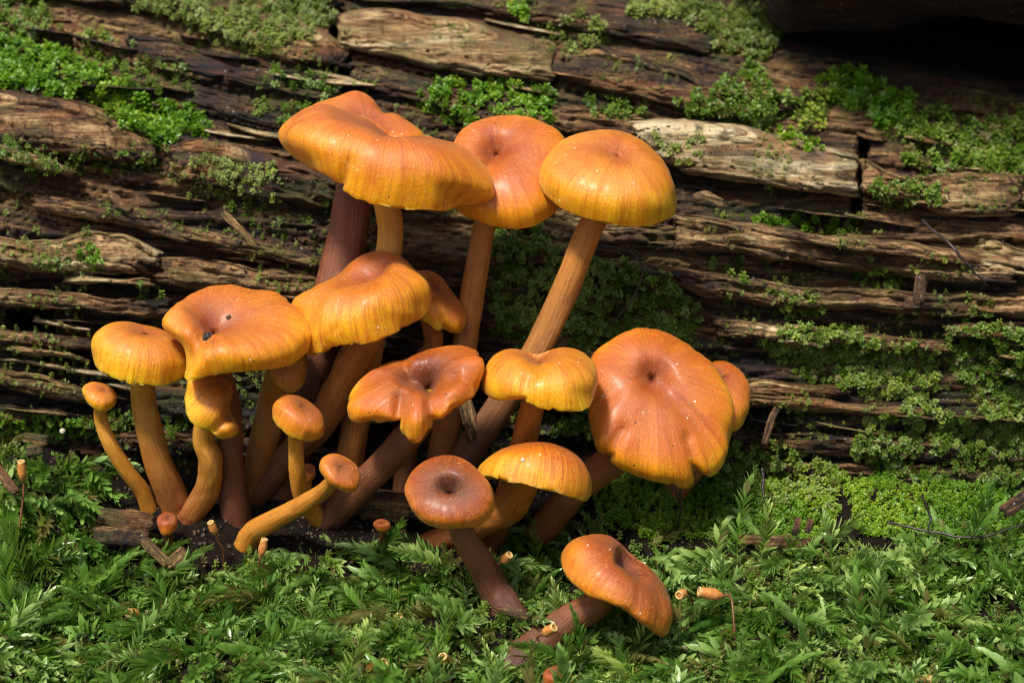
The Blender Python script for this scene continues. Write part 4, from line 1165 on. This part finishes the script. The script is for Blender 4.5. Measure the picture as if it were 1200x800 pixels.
MG = 'moss patches on the log'
PATCHES = [
    # polygon, protos, material, density, scale, gap, label
    ([(110, -30), (395, -30), (388, 36), (340, 52), (300, 62), (255, 46), (200, 22), (140, 0)], SM, M_MOSS_OLIVE, .050, (.65, 1.0), .30, 'olive moss mat on the topmost wood layer, upper left'),
    ([(-40, 42), (40, 56), (80, 66), (112, 84), (150, 106), (200, 128), (246, 138), (244, 158), (185, 172), (145, 150), (95, 116), (40, 108), (-40, 108)], BR, M_MOSS_BRIGHT, .032, (.75, 1.1), .18, 'bright green leafy moss cushion above the brown ridge, upper left'),
    ([(-40, -20), (30, -10), (60, 20), (50, 45), (-40, 44)], SM, M_MOSS_SMALL, .022, (.9, 1.3), .35, 'dark green moss in the top left corner'),
    ([(60, 20), (150, 50), (230, 90), (225, 128), (160, 100), (90, 62)], SM, M_MOSS_SMALL, .014, (.7, 1.0), .52, 'sparse dark moss in the crevice above the bright cushion'),
    ([(312, 82), (352, 84), (398, 96), (400, 112), (355, 150), (300, 150), (292, 128)], SM, M_MOSS_SMALL, .014, (.7, 1.0), .46, 'thin moss clumps just left of the widest top cap'),
    ([(490, 100), (510, 92), (560, 98), (640, 104), (660, 118), (640, 150), (590, 136), (545, 150), (520, 150), (496, 134)], BR, M_MOSS_BRIGHT, .022, (.55, .85), .30, 'leafy green moss clump in the cleft behind the top row of caps'),
    ([(640, 22), (690, 18), (722, 42), (712, 58), (672, 70), (650, 48)], SM, M_MOSS_OLIVE, .016, (.8, 1.1), .46, 'small moss tuft over the crack in the top layer'),
    ([(594, -12), (618, -6), (622, 24), (600, 24)], BR, M_MOSS_BRIGHT, .024, (.6, .8), .25, 'little moss tuft at the top edge'),
    ([(735, -6), (800, 6), (850, 12), (890, 4), (914, 40), (905, 72), (860, 66), (800, 26), (740, 16)], SM, M_MOSS_OLIVE, .050, (.75, 1.2), .18, 'rounded moss clump on the top edge left of the dark hollow'),
    ([(795, 110), (830, 116), (850, 94), (880, 80), (912, 100), (916, 138), (900, 160), (860, 146), (806, 138)], BR, M_MOSS_SMALL, .030, (.7, 1.0), .18, 'thick green moss clump above the pale cracked slab'),
    ([(912, 120), (950, 112), (968, 130), (964, 154), (930, 152)], SM, M_MOSS_SMALL, .032, (1.0, 1.4), .15, 'dull moss knob at the broken end of the dark layer'),
    ([(905, 150), (930, 152), (966, 166), (962, 178), (920, 172)], BR, M_MOSS_BRIGHT, .030, (.5, .7), .12, 'short bright moss fringe on top of the pale cracked slab'),
    ([(690, 116), (730, 112), (762, 128), (756, 142), (700, 140)], SM, M_MOSS_SMALL, .024, (.7, 1.0), .35, 'low moss strip behind the rightmost top cap'),
    ([(765, 152), (800, 150), (832, 166), (822, 182), (796, 200), (776, 178)], SM, M_MOSS_OLIVE, .020, (.6, .9), .40, 'grey-green moss bits beside the rightmost top cap'),
    ([(962, 92), (1005, 84), (1026, 104), (1016, 130), (975, 124)], SM, M_MOSS_BRIGHT, .030, (1.1, 1.6), .12, 'blurred moss tuft at the edge of the dark hollow'),
    ([(1018, 118), (1056, 112), (1066, 146), (1030, 160)], SM, M_MOSS_BRIGHT, .030, (1.1, 1.6), .15, 'blurred moss ball right of the broken layer end'),
    ([(1046, 150), (1100, 132), (1150, 148), (1230, 130), (1240, 214), (1180, 206), (1120, 200), (1064, 198)], SM, M_MOSS_SMALL, .040, (.8, 1.4), .30, 'broad blurred moss bank on the right end of the log'),
    ([(1014, 206), (1050, 212), (1100, 216), (1106, 240), (1050, 238), (1030, 250)], BR, M_MOSS_SMALL, .028, (.55, .8), .18, 'moss hanging over the broken end piece at right'),
    ([(868, 256), (930, 254), (996, 258), (996, 276), (930, 272), (880, 266)], BR, M_MOSS_BRIGHT, .026, (.45, .7), .15, 'low moss fringe on the reddish ledge at right'),
    ([(575, 275), (640, 268), (660, 310), (720, 300), (780, 330), (818, 368), (816, 400), (740, 404), (640, 410), (575, 400)], SM, M_MOSS_SMALL, .044, (.6, .95), .28, 'dark green moss wall behind the tall stems'),
    ([(828, 302), (872, 300), (876, 332), (836, 330)], SM, M_MOSS_SMALL, .018, (.6, .9), .42, 'small moss bits under the reddish ledge'),
    ([(900, 344), (968, 350), (970, 376), (910, 376)], SM, M_MOSS_SMALL, .016, (.7, 1.0), .42, 'small moss tufts on the lower right ledge'),
    ([(995, 312), (1064, 322), (1062, 342), (1000, 336)], SM, M_MOSS_BRIGHT, .022, (.5, .7), .32, 'thin moss strip beneath the reddish ledge'),
    ([(1120, 348), (1166, 352), (1160, 376), (1124, 370)], SM, M_MOSS_SMALL, .018, (.7, 1.0), .4, 'small moss tuft near the right edge under the ledge'),
    ([(882, 400), (930, 384), (1000, 380), (1040, 400), (1090, 412), (1102, 440), (1080, 476), (1020, 462), (960, 450), (900, 420)], SM, M_MOSS_SMALL, .050, (.55, .9), .26, 'green moss sheet on the log face right of the biggest flat cap'),
    ([(1110, 388), (1170, 380), (1260, 386), (1260, 530), (1180, 520), (1140, 470), (1110, 430)], SM, M_MOSS_SMALL, .046, (.55, .9), .26, 'green moss sheet along the right edge of the log face'),
    ([(1010, 490), (1080, 470), (1180, 500), (1260, 520), (1260, 580), (1120, 566), (1030, 560), (1000, 530)], SM, M_MOSS_SMALL, .040, (.55, .9), .34, 'dark moss low on the log face at right'),
    ([(830, 530), (900, 520), (975, 540), (985, 590), (920, 596), (850, 580)], SM, M_MOSS_SMALL, .030, (.7, 1.0), .20, 'moss at the foot of the log right of the biggest flat cap'),
    ([(690, 560), (760, 552), (860, 562), (960, 572), (990, 600), (965, 634), (860, 640), (760, 630), (700, 612)], FI, M_MOSS_BRIGHT, .085, (.9, 1.5), .14, 'fine bright moss carpet below the biggest flat cap'),
    ([(975, 556), (1040, 562), (1110, 566), (1230, 580), (1230, 650), (1150, 642), (1060, 632), (1000, 620)], FI, M_MOSS_BRIGHT, .085, (.9, 1.5), .14, 'fine bright moss cushion on the ground at right'),
    ([(-30, 148), (60, 180), (120, 176), (180, 178), (185, 200), (110, 205), (40, 205), (-30, 190)], FI, M_MOSS_SMALL, .040, (1.0, 1.7), .44, 'sparse fine moss below the brown ridge at left'),
    ([(222, 192), (270, 186), (330, 198), (326, 236), (260, 236), (228, 216)], FI, M_MOSS_OLIVE, .045, (1.0, 1.6), .36, 'fine olive moss on the layer left of the widest cap'),
    ([(250, 244), (310, 250), (340, 276), (290, 284), (256, 268)], FI, M_MOSS_SMALL, .04, (1.0, 1.7), .42, 'fine moss specks above the tan ledge, left of the dark stem'),
    ([(100, 232), (200, 250), (290, 274), (280, 284), (180, 266), (100, 246)], FI, M_MOSS_OLIVE, .050, (.6, 1.0), .40, 'yellowish moss film on the tan ledge at left'),
    ([(88, 288), (118, 290), (122, 318), (94, 316)], SM, M_MOSS_BRIGHT, .030, (.5, .7), .30, 'small green moss tuft on the cream ledge at left'),
    ([(40, 300), (80, 302), (76, 324), (42, 320)], FI, M_MOSS_SMALL, .04, (1.0, 1.5), .36, 'dull fine moss on the cream ledge at left'),
    ([(160, 330), (192, 334), (194, 362), (168, 352)], SM, M_MOSS_SMALL, .022, (.6, .9), .38, 'tiny moss bits above the rounded cushion-like cap'),
    ([(-40, 486), (60, 484), (116, 494), (120, 516), (60, 520), (-40, 520)], FI, M_MOSS_BRIGHT, .055, (.9, 1.4), .32, 'fine moss at the foot of the log at far left'),
    ([(126, 486), (172, 486), (176, 504), (136, 508)], FI, M_MOSS_SMALL, .05, (.9, 1.4), .34, 'fine moss patch between the two leftmost stems'),
    ([(182, 484), (220, 484), (222, 512), (190, 512)], SM, M_MOSS_SMALL, .022, (.6, .9), .34, 'small moss spot between the left stems'),
    ([(505, 492), (545, 490), (548, 530), (512, 530)], SM, M_MOSS_BRIGHT, .026, (.7, 1.0), .25, 'green moss glimpsed beneath the lobed puckered cap'),
    ([(632, 482), (690, 482), (692, 512), (640, 514)], SM, M_MOSS_SMALL, .028, (.8, 1.1), .22, 'dark moss seen below the wide notched yellow cap'),
]
for k, (poly, pr, mt, dens, sc, gap, lab) in enumerate(PATCHES):
    scatter('moss_patch', pr, patch_places(poly, dens, sc[0], sc[1], gap=gap, seed=k * 3.1), mt, lab, 'moss', MG)

film = []
FX = rng.uniform(-30, 1230, 13000); FY = rng.uniform(-10, 560, 13000)
FK = fbm(FX * .012, FY * .022, 3, 401, 3) + 0.06 * sstep(560, 900, FX) + 0.05 * sstep(100, 300, FY) > 0.60
FK &= ~((FX > 900) & (FY < 110))
for x, y in zip(FX[FK], FY[FK]):
    p, nr = cast(x, y)
    if p is not None:
        film.append((p - nr * .02, nr * .8 + ZUP * .5 + rng.normal(0, .25, 3), random.uniform(0, 6.28), random.uniform(.5, 1.25)))
scatter('moss_film', FI, film, M_MOSS_OLIVE, 'thin film of tiny olive moss spread over the wood of the log', 'moss', MG)

# leafy moss on the ground: arching shoots, too many to count
GA = [shoot(random.randint(30, 42), random.uniform(1.3, 1.9), random.uniform(.38, .52), random.uniform(.13, .17), .78, .26, random.uniform(-.1, .4), random.uniform(.5, 1.2), flat=random.choice([.2, .8, .9]), taper=.45) for _ in range(18)]
GB = [shoot(random.randint(20, 26), random.uniform(.55, .85), random.uniform(.36, .48), random.uniform(.12, .15), 1.15, .35, random.uniform(.1, .5), random.uniform(0, .6), taper=.6) for _ in range(8)]
GC = [shoot(random.randint(18, 26), random.uniform(.45, .7), random.uniform(.18, .26), random.uniform(.07, .09), .95, .3, random.uniform(.1, .5), random.uniform(0, .8), taper=.6) for _ in range(6)]


def ground_moss(x_lo, x_hi, n, protos, label, sc=(.55, 1.15), y_lo=-6.8, y_hi=3.2, name='leafy_moss', mat=None, up=False):
    xx = rng.uniform(x_lo, x_hi, n); yy = rng.uniform(y_lo, y_hi, n)
    zz = ground_z(xx, yy)
    keep = keep_ground(xx, yy, zz)
    pl = []
    for x, y, z in zip(xx[keep], yy[keep], zz[keep]):
        ax = np.array([random.gauss(0, .85), random.gauss(-.45, .75), random.uniform(.12, .55)])
        tw = -math.pi / 2 + random.gauss(0, .5)
        if up: ax = np.array([random.gauss(0, .3), random.gauss(-.2, .3), 1.0]); z += 0.14; tw = random.uniform(0, 6.28)
        pl.append((np.array([x, y, z - 0.22 + random.uniform(0, .20)]), ax, tw, random.uniform(*sc)))
    return scatter(name, protos, pl, mat or M_MOSS_BIG, label, 'moss', 'leafy moss on the ground')


def world_to_el(x, y, z):
    p = np.stack([x, y, z], -1) - CAM
    k = DIST / (p @ F)
    return 600 + 60 * (p @ X) * k, 400 - 60 * (p @ U) * k


BARE = [(118, 470), (480, 470), (660, 560), (640, 606), (560, 640), (500, 652), (420, 640), (350, 660), (300, 648), (240, 672), (170, 668), (110, 640), (104, 560)]


def keep_ground(x, y, z):
    ex, ey = world_to_el(x, y, z)
    line = np.interp(ex, [-200, 0, 90, 110, 480, 660, 700, 850, 1000, 1200, 1400], [500, 512, 530, 640, 640, 610, 628, 646, 638, 628, 620]) + 14 * (fbm(ex * 0.02, 0.5, 0, 302, 3) - 0.5) * 2
    inb = np.array([in_poly(a + 16 * (random.random() - .5), b + 10 * (random.random() - .5), BARE) for a, b in zip(ex, ey)])
    return (~inb) & (ey > line + 6 * rng.random(len(x))) & (fbm(x * 0.8, y * 0.8, 0, 301, 2) > 0.30)


for lo, hi, nn, lab in [(-11.5, 0, 2500, 'short dark moss between the feathery shoots on the left half'), (0, 11.5, 2500, 'short dark moss between the feathery shoots on the right half')]:
    ground_moss(lo, hi, nn, FI, lab, (1.0, 1.7), name='short_moss', mat=M_MOSS_SMALL, up=True)
ground_moss(-12.8, -3.4, 2350, GA + GA + GB + GC, 'feathery green leafy moss carpeting the ground at lower left')
ground_moss(-3.4, 2.2, 1300, GA + GB + GC, 'shaded leafy moss below the middle of the mushroom cluster')
ground_moss(2.2, 12.8, 2500, GA + GA + GB + GC, 'leafy moss with pale tips covering the ground at lower right')

# ------------------------------------------------------------------ moss capsules on red stalks
def lathe(path, radii, sides=14):
    return tube(path, radii, sides, caps=True)


def sporophyte(px, py, d, length, wid, dirpx, base, label, stalk=True):
    """a spore capsule: mouth at (px,py,d); dirpx = direction of the mouth on the elevation plus depth; base = stalk foot (px,py)."""
    mouth = at(px, py, d)
    dv = X * dirpx[0] + U * dirpx[1] - F * dirpx[2]; dv = dv / np.linalg.norm(dv)
    back = mouth - dv * (length / 60)
    foot, _ = cast(*base)
    foot = back + np.array([0, 0, -1.2]) if foot is None else foot
    root = empty('moss_sporophyte', foot)
    tag(root, label, 'moss capsule', 'moss spore capsules standing in the moss')
    r = wid / 120
    u_ = np.linspace(0, 1, 14)[:, None]
    v, f, al = tube(back * (1 - u_) + mouth * u_, np.array([0.25, .55, .8, .95, 1, 1, .98, .92, .86, .82]) * r, 16, 0.05, int(px), True)
    cp = mesh_np('capsule', v, f, M_CAPSULE, root, foot)
    # mouth ring
    ref = np.cross(dv, ZUP); ref /= np.linalg.norm(ref); r2 = np.cross(dv, ref)
    N1, N2 = 18, 8; ring = []
    for i in range(N1):
        a = 2 * math.pi * i / N1; c = ref * math.cos(a) + r2 * math.sin(a)
        for jn in range(N2):
            b = 2 * math.pi * jn / N2
            ring.append(mouth + c * (r * .66 + r * .22 * math.cos(b)) + dv * (r * .20 * math.sin(b) + r * .06))
    i = np.arange(N1)[:, None]; jn = np.arange(N2)[None]
    fr = np.stack([i * N2 + jn, ((i + 1) % N1) * N2 + jn, ((i + 1) % N1) * N2 + (jn + 1) % N2, i * N2 + (jn + 1) % N2], -1).reshape(-1, 4)
    mesh_np('mouth_rim', np.array(ring), fr, M_CAPRIM, cp, foot)
    mid = (back + foot) / 2 + X * 0.08 - F * 0.05
    pth = interp_poly([back + dv * 0.04, back - dv * 0.15, mid, foot - ZUP * 0.1], 22)
    v, f, al = tube(pth, [r * .30, 0.022, 0.020, 0.026], 8)
    mesh_np('seta', v, f, M_SETA, root, foot)
    return root


SP = [
    (25, 541, 0.2, 26, 11, (0, 1, .45), (10, 668), 'tall moss capsule on a long red stalk at far left'),
    (247, 612, 0.1, 18, 10, (-.3, 1, .6), (262, 664), 'yellow moss capsule below the cluster, right of the brown bud'),
    (310, 632, -0.3, 22, 10, (.25, 1, .3), (302, 700), 'narrow upright moss capsule in front of the leaning stem'),
    (151, 718, -1.2, 18, 13, (-.5, .2, 1), (172, 740), 'orange moss capsule mouth facing forward at lower left'),
    (467, 722, -1.6, 18, 12, (-.15, .8, .8), (474, 764), 'orange moss capsule left of the dark-stemmed brown cap foot'),
    (519, 769, -2.6, 16, 12, (-.2, .6, .9), (526, 800), 'small orange moss capsule near the lower edge'),
    (450, 777, -2.8, 28, 15, (1, .5, .6), (414, 806), 'fat orange moss capsule lying at the lower edge'),
    (229, 798, -3.0, 20, 15, (.5, .1, .9), (214, 812), 'reddish moss capsule cut by the lower edge at left'),
    (597, 650, -1.4, 17, 11, (.6, .6, .7), (580, 690), 'orange moss capsule right of the brown stem'),
    (649, 735, -2.7, 20, 12, (.7, .5, .7), (622, 772), 'pale-mouthed moss capsule in front of the tilted cap stem'),
    (796, 697, -2.1, 16, 12, (-.5, -.1, 1), (812, 724), 'yellow moss capsule right beside the tilted rusty cap'),
    (820, 693, -2.0, 28, 14, (-1, .2, .2), (862, 760), 'long yellow moss capsule lying level on bent stalks'),
    (1021, 780, -3.0, 26, 15, (.3, 1, .3), (1012, 812), 'brown moss capsule at the lower edge towards the right'),
    (1092, 797, -3.0, 22, 14, (.9, .2, .6), (1070, 812), 'orange moss capsule cut by the lower edge at right'),
]
for a in SP: sporophyte(*a)

# ------------------------------------------------------------------ chips, twigs, rootlets
def chip(p0, p1, w, h, label, mat=M_CHIP, name='wood_chip', seed=1, cat='wood chip', group='wood fragments', kink=0.0, tone=0.5):
    a, b = at(*p0), at(*p1)
    n, m = 18, 20
    pth = interp_poly([a, (a + b) / 2 + U * kink - F * 0.05, b], n)
    ax = (b - a) / np.linalg.norm(b - a); Ln = np.linalg.norm(b - a)
    side = np.cross(ax, F); side /= np.linalg.norm(side); up = np.cross(side, ax)
    th = np.linspace(0, 2 * math.pi, m, endpoint=False)
    cs = np.sign(np.cos(th)) * np.abs(np.cos(th)) ** .55; sn = np.sign(np.sin(th)) * np.abs(np.sin(th)) ** .55
    t = np.linspace(0, 1, n)[:, None]
    wd = w / 120 * (0.8 + 0.5 * (fbm(t * 3, cs[None] * 1.5 + 4, seed, 7, 3) - .2)) * (0.55 + 0.45 * np.minimum(1, np.minimum(t, 1 - t) * 6 + fbm(th[None] * 2, seed, t * 0, 9, 2) * .8))
    tk = wd * h * (0.6 + 0.8 * fbm(t * 2, th[None] * 1.5, seed, 8, 3))
    rag = Ln * 0.30 * (fbm(th[None] * 2.2, seed * 1.7, 0 * t, 10, 3, .7) - .5) * (np.clip(1 - t * 5, 0, 1) - np.clip(1 - (1 - t) * 5, 0, 1))
    v = pth[:, None] + (wd * cs[None])[..., None] * side + (tk * sn[None])[..., None] * up + rag[..., None] * ax
    v = np.vstack([v.reshape(-1, 3), v[0].mean(0), v[-1].mean(0)])
    j = np.arange(m); j2 = (j + 1) % m
    f = [grid_faces(n, m, True), np.stack([np.full(m, n * m), j2, j], -1), np.stack([np.full(m, n * m + 1), (n - 1) * m + j, (n - 1) * m + j2], -1)]
    gr_ = np.stack([(v - a) @ ax, (v - a) @ side + seed, np.full(len(v), seed * 2.1)], -1)
    o = mesh_np(name, v, f, M_WOOD, None, (a + b) / 2, {'grain': gr_, 'tone': np.full(len(v), tone)})
    return tag(o, label, cat, group)


chip((130, 229, 3.0), (154, 247, 2.6), 11, .6, 'short pinkish wood chip stuck on the tan ledge at left', seed=2)
chip((168, 632, 0.4), (196, 660, 0.0), 13, .5, 'pale splintered wood chip in front of the brown bud', seed=3)
chip((196, 662, -0.1), (218, 645, 0.2), 16, .4, 'frayed pale wood chip next to the brown bud', seed=4)
chip((116, 604, 0.9), (180, 612, 0.9), 24, .5, 'flat brown wood piece lying under the two left stems', seed=5)
chip((112, 626, 0.6), (172, 630, 0.6), 20, .5, 'flat reddish wood piece nearest the moss at left', seed=6)
chip((-10, 540, 0.8), (18, 576, 0.3), 13, .5, 'pale wood splinter at the far left edge', seed=7)
chip((28, 512, 1.0), (56, 516, 0.9), 13, .6, 'small tan bark piece in the moss at far left', seed=8)
chip((32, 528, 0.8), (50, 526, 0.8), 14, .8, 'crumbly tan bark bit behind the tall moss capsule', seed=9)
chip((424, 590, 1.4), (480, 596, 1.2), 40, .7, 'thick grey-brown stick end behind the dark-centred brown cap', seed=10, name='stick')
chip((866, 632, 0.9), (930, 632, 0.7), 13, .5, 'tan wood sliver lying on the moss at right', seed=11)
chip((888, 640, 0.6), (962, 634, 0.6), 11, .5, 'long flat wood sliver in front of the bright moss carpet', seed=12)
chip((930, 626, 0.5), (936, 606, 0.5), 8, .7, 'upright reddish bark bit on the wood sliver', seed=13)
chip((946, 624, 0.5), (950, 608, 0.5), 8, .7, 'smaller upright bark bit on the wood sliver', seed=14)
chip((812, 231, 2.2), (848, 240, 2.0), 13, .5, 'curled tan leaf scrap under the pale cracked slab', seed=15, kink=.08, name='leaf_scrap', cat='leaf scrap')
chip((1079, 322, 2.0), (1076, 356, 2.0), 15, .4, 'upright frayed bark strip below the reddish ledge', seed=16)
chip((910, 478, 2.4), (896, 520, 2.2), 9, .7, 'curved bark twig hanging from the lower ledge', seed=17, kink=.1, name='twig', cat='twig')
chip((580, 713, -1.5), (640, 728, -2.0), 7, .8, 'thin brown twig between the two lowest stems', seed=18, name='twig', cat='twig')
chip((1176, 600, 1.4), (1215, 572, 1.6), 18, .5, 'brown bark flake at the right edge', seed=19)
chip((545, 470, 1.5), (556, 515, 1.3), 18, .7, 'grey wood splinter behind the lobed puckered cap', seed=20)
chip((300, 288, 2.4), (262, 250, 2.7), 10, .6, 'dull bark sliver leaning on the tan ledge', seed=21)


def rootlet(pts, w, label, seed=1):
    pth = interp_poly([at(*p) for p in pts], 40)
    pth = pth + 0.03 * (np.stack([fbm(np.linspace(0, 9, 40), seed, k, 5, 3) for k in range(3)], -1) - .5) * 2
    v, f, al = tube(pth, [w / 120, w / 120, w / 200], 7, 0.2, seed)
    o = mesh_np('rootlet', v, f, M_ROOT, None, pth[-1])
    return tag(o, label, 'rootlet', 'black rootlets')


rootlet([(1080, 258, 2.6), (1112, 286, 2.0), (1135, 310, 1.9), (1158, 336, 2.1)], 3.5, 'straight black rootlet across the right ledge end', 1)
rootlet([(700, 288, 2.4), (740, 296, 2.2), (752, 322, 2.0), (735, 360, 2.0), (706, 388, 2.2)], 2.6, 'curled hair-thin rootlet behind the rightmost top stem', 2)
rootlet([(782, 562, 0.3), (793, 578, 0.3), (792, 606, 0.9)], 2.5, 'black rootlet dangling from the biggest flat cap', 3)
rootlet([(797, 566, 0.4), (798, 590, 0.6), (796, 618, 1.0)], 3.0, 'second black rootlet beside the dangling one', 4)
rootlet([(1040, 612, 1.2), (1090, 622, 1.0), (1140, 630, 0.7), (1210, 612, 0.8)], 3.2, 'dark rootlet running through the moss at right', 5)
rootlet([(1080, 578, 2.0), (1090, 604, 1.2), (1088, 620, 0.9)], 3.0, 'short dark rootlet rising from the fine moss at right', 6)
rootlet([(894, 548, 1.9), (894, 584, 1.5)], 4.0, 'short black rootlet at the foot of the log', 7)

# pale grains
for (px, py, dd, rr_, lb) in [(73, 505, 0.9, 3.6, 'round white grain in the moss at far left')]:
    c = at(px, py, dd); n1, n2 = 12, 8
    vs = []
    for i in range(n2 + 1):
        for jn in range(n1):
            a = math.pi * i / n2; b = 2 * math.pi * jn / n1
            q = np.array([math.sin(a) * math.cos(b), math.sin(a) * math.sin(b), math.cos(a)])
            vs.append(c + q * rr_ / 60 * (0.8 + 0.4 * float(vnoise(q[0] * 2 + 5, q[1] * 2 + 5, q[2] * 2 + px))))
    o = mesh_np('pale_grain', np.array(vs), grid_faces(n2 + 1, n1, True), M_PALE, None, c)
    tag(o, lb, 'grain', 'pale grains')

# small scabs of dirt lying on caps
def scab(points, size, mat, label):
    VS, FS = [], []; off = 0; n1, n2 = 14, 10
    for p in points:
        q = np.array([[math.sin(math.pi * i / n2) * math.cos(2 * math.pi * j_ / n1), math.sin(math.pi * i / n2) * math.sin(2 * math.pi * j_ / n1), math.cos(math.pi * i / n2)] for i in range(n2 + 1) for j_ in range(n1)])
        VS.append(p + q * size * rng.uniform(.5, 1.25, (len(q), 1))); FS.append(grid_faces(n2 + 1, n1, True) + off); off += len(q)
    o = mesh_np('dirt_scab', np.vstack(VS), np.vstack(FS), mat, None, np.mean(points, 0), smooth=False)
    return tag(o, label, 'dirt', 'dirt lying on caps')


scab([np.mean(SCAB, 0)], 0.11, M_ROOT, 'black dirt clot in the hollow of the speckled wavy cap')
scab(SCAB[4:5], 0.05, M_ROOT, 'small black fleck touching the black clot')
scab(SCAB2[:1], 0.05, M_CRUMB, 'grey dirt crumb in the middle of the speckled wavy cap')
scab(SCAB3[:1], 0.045, M_PALE, 'pale crumb on top of the arched side-view cap')
# loose humus on the soil, in crevices and at the foot of the log
octv = np.array([(1, 0, 0), (-1, 0, 0), (0, 1, 0), (0, -1, 0), (0, 0, 1), (0, 0, -1)], float)
octf = np.array([(0, 2, 4), (2, 1, 4), (1, 3, 4), (3, 0, 4), (2, 0, 5), (1, 2, 5), (3, 1, 5), (0, 3, 5)])
VS, FS = [], []; off = 0
for _ in range(5200):
    if random.random() < .5:
        px, py = random.uniform(60, 700), random.uniform(480, 660)
    else:
        px, py = random.uniform(-20, 1220), random.uniform(150, 680)
    p, nr = cast(px, py)
    if p is None: continue
    sz = 0.012 + 0.05 * random.random() ** 3
    VS.append(p + nr * sz * .3 + octv * rng.uniform(.5, 1.4, (6, 3)) * sz); FS.append(octf + off); off += 6
o = mesh_np('humus_crumbs', np.vstack(VS), np.vstack(FS), M_CRUMB, None, smooth=False)
tag(o, 'dark humus crumbs scattered over wood and soil', 'debris', None, 'stuff')

for o in scene.objects:
    o.hide_viewport = False
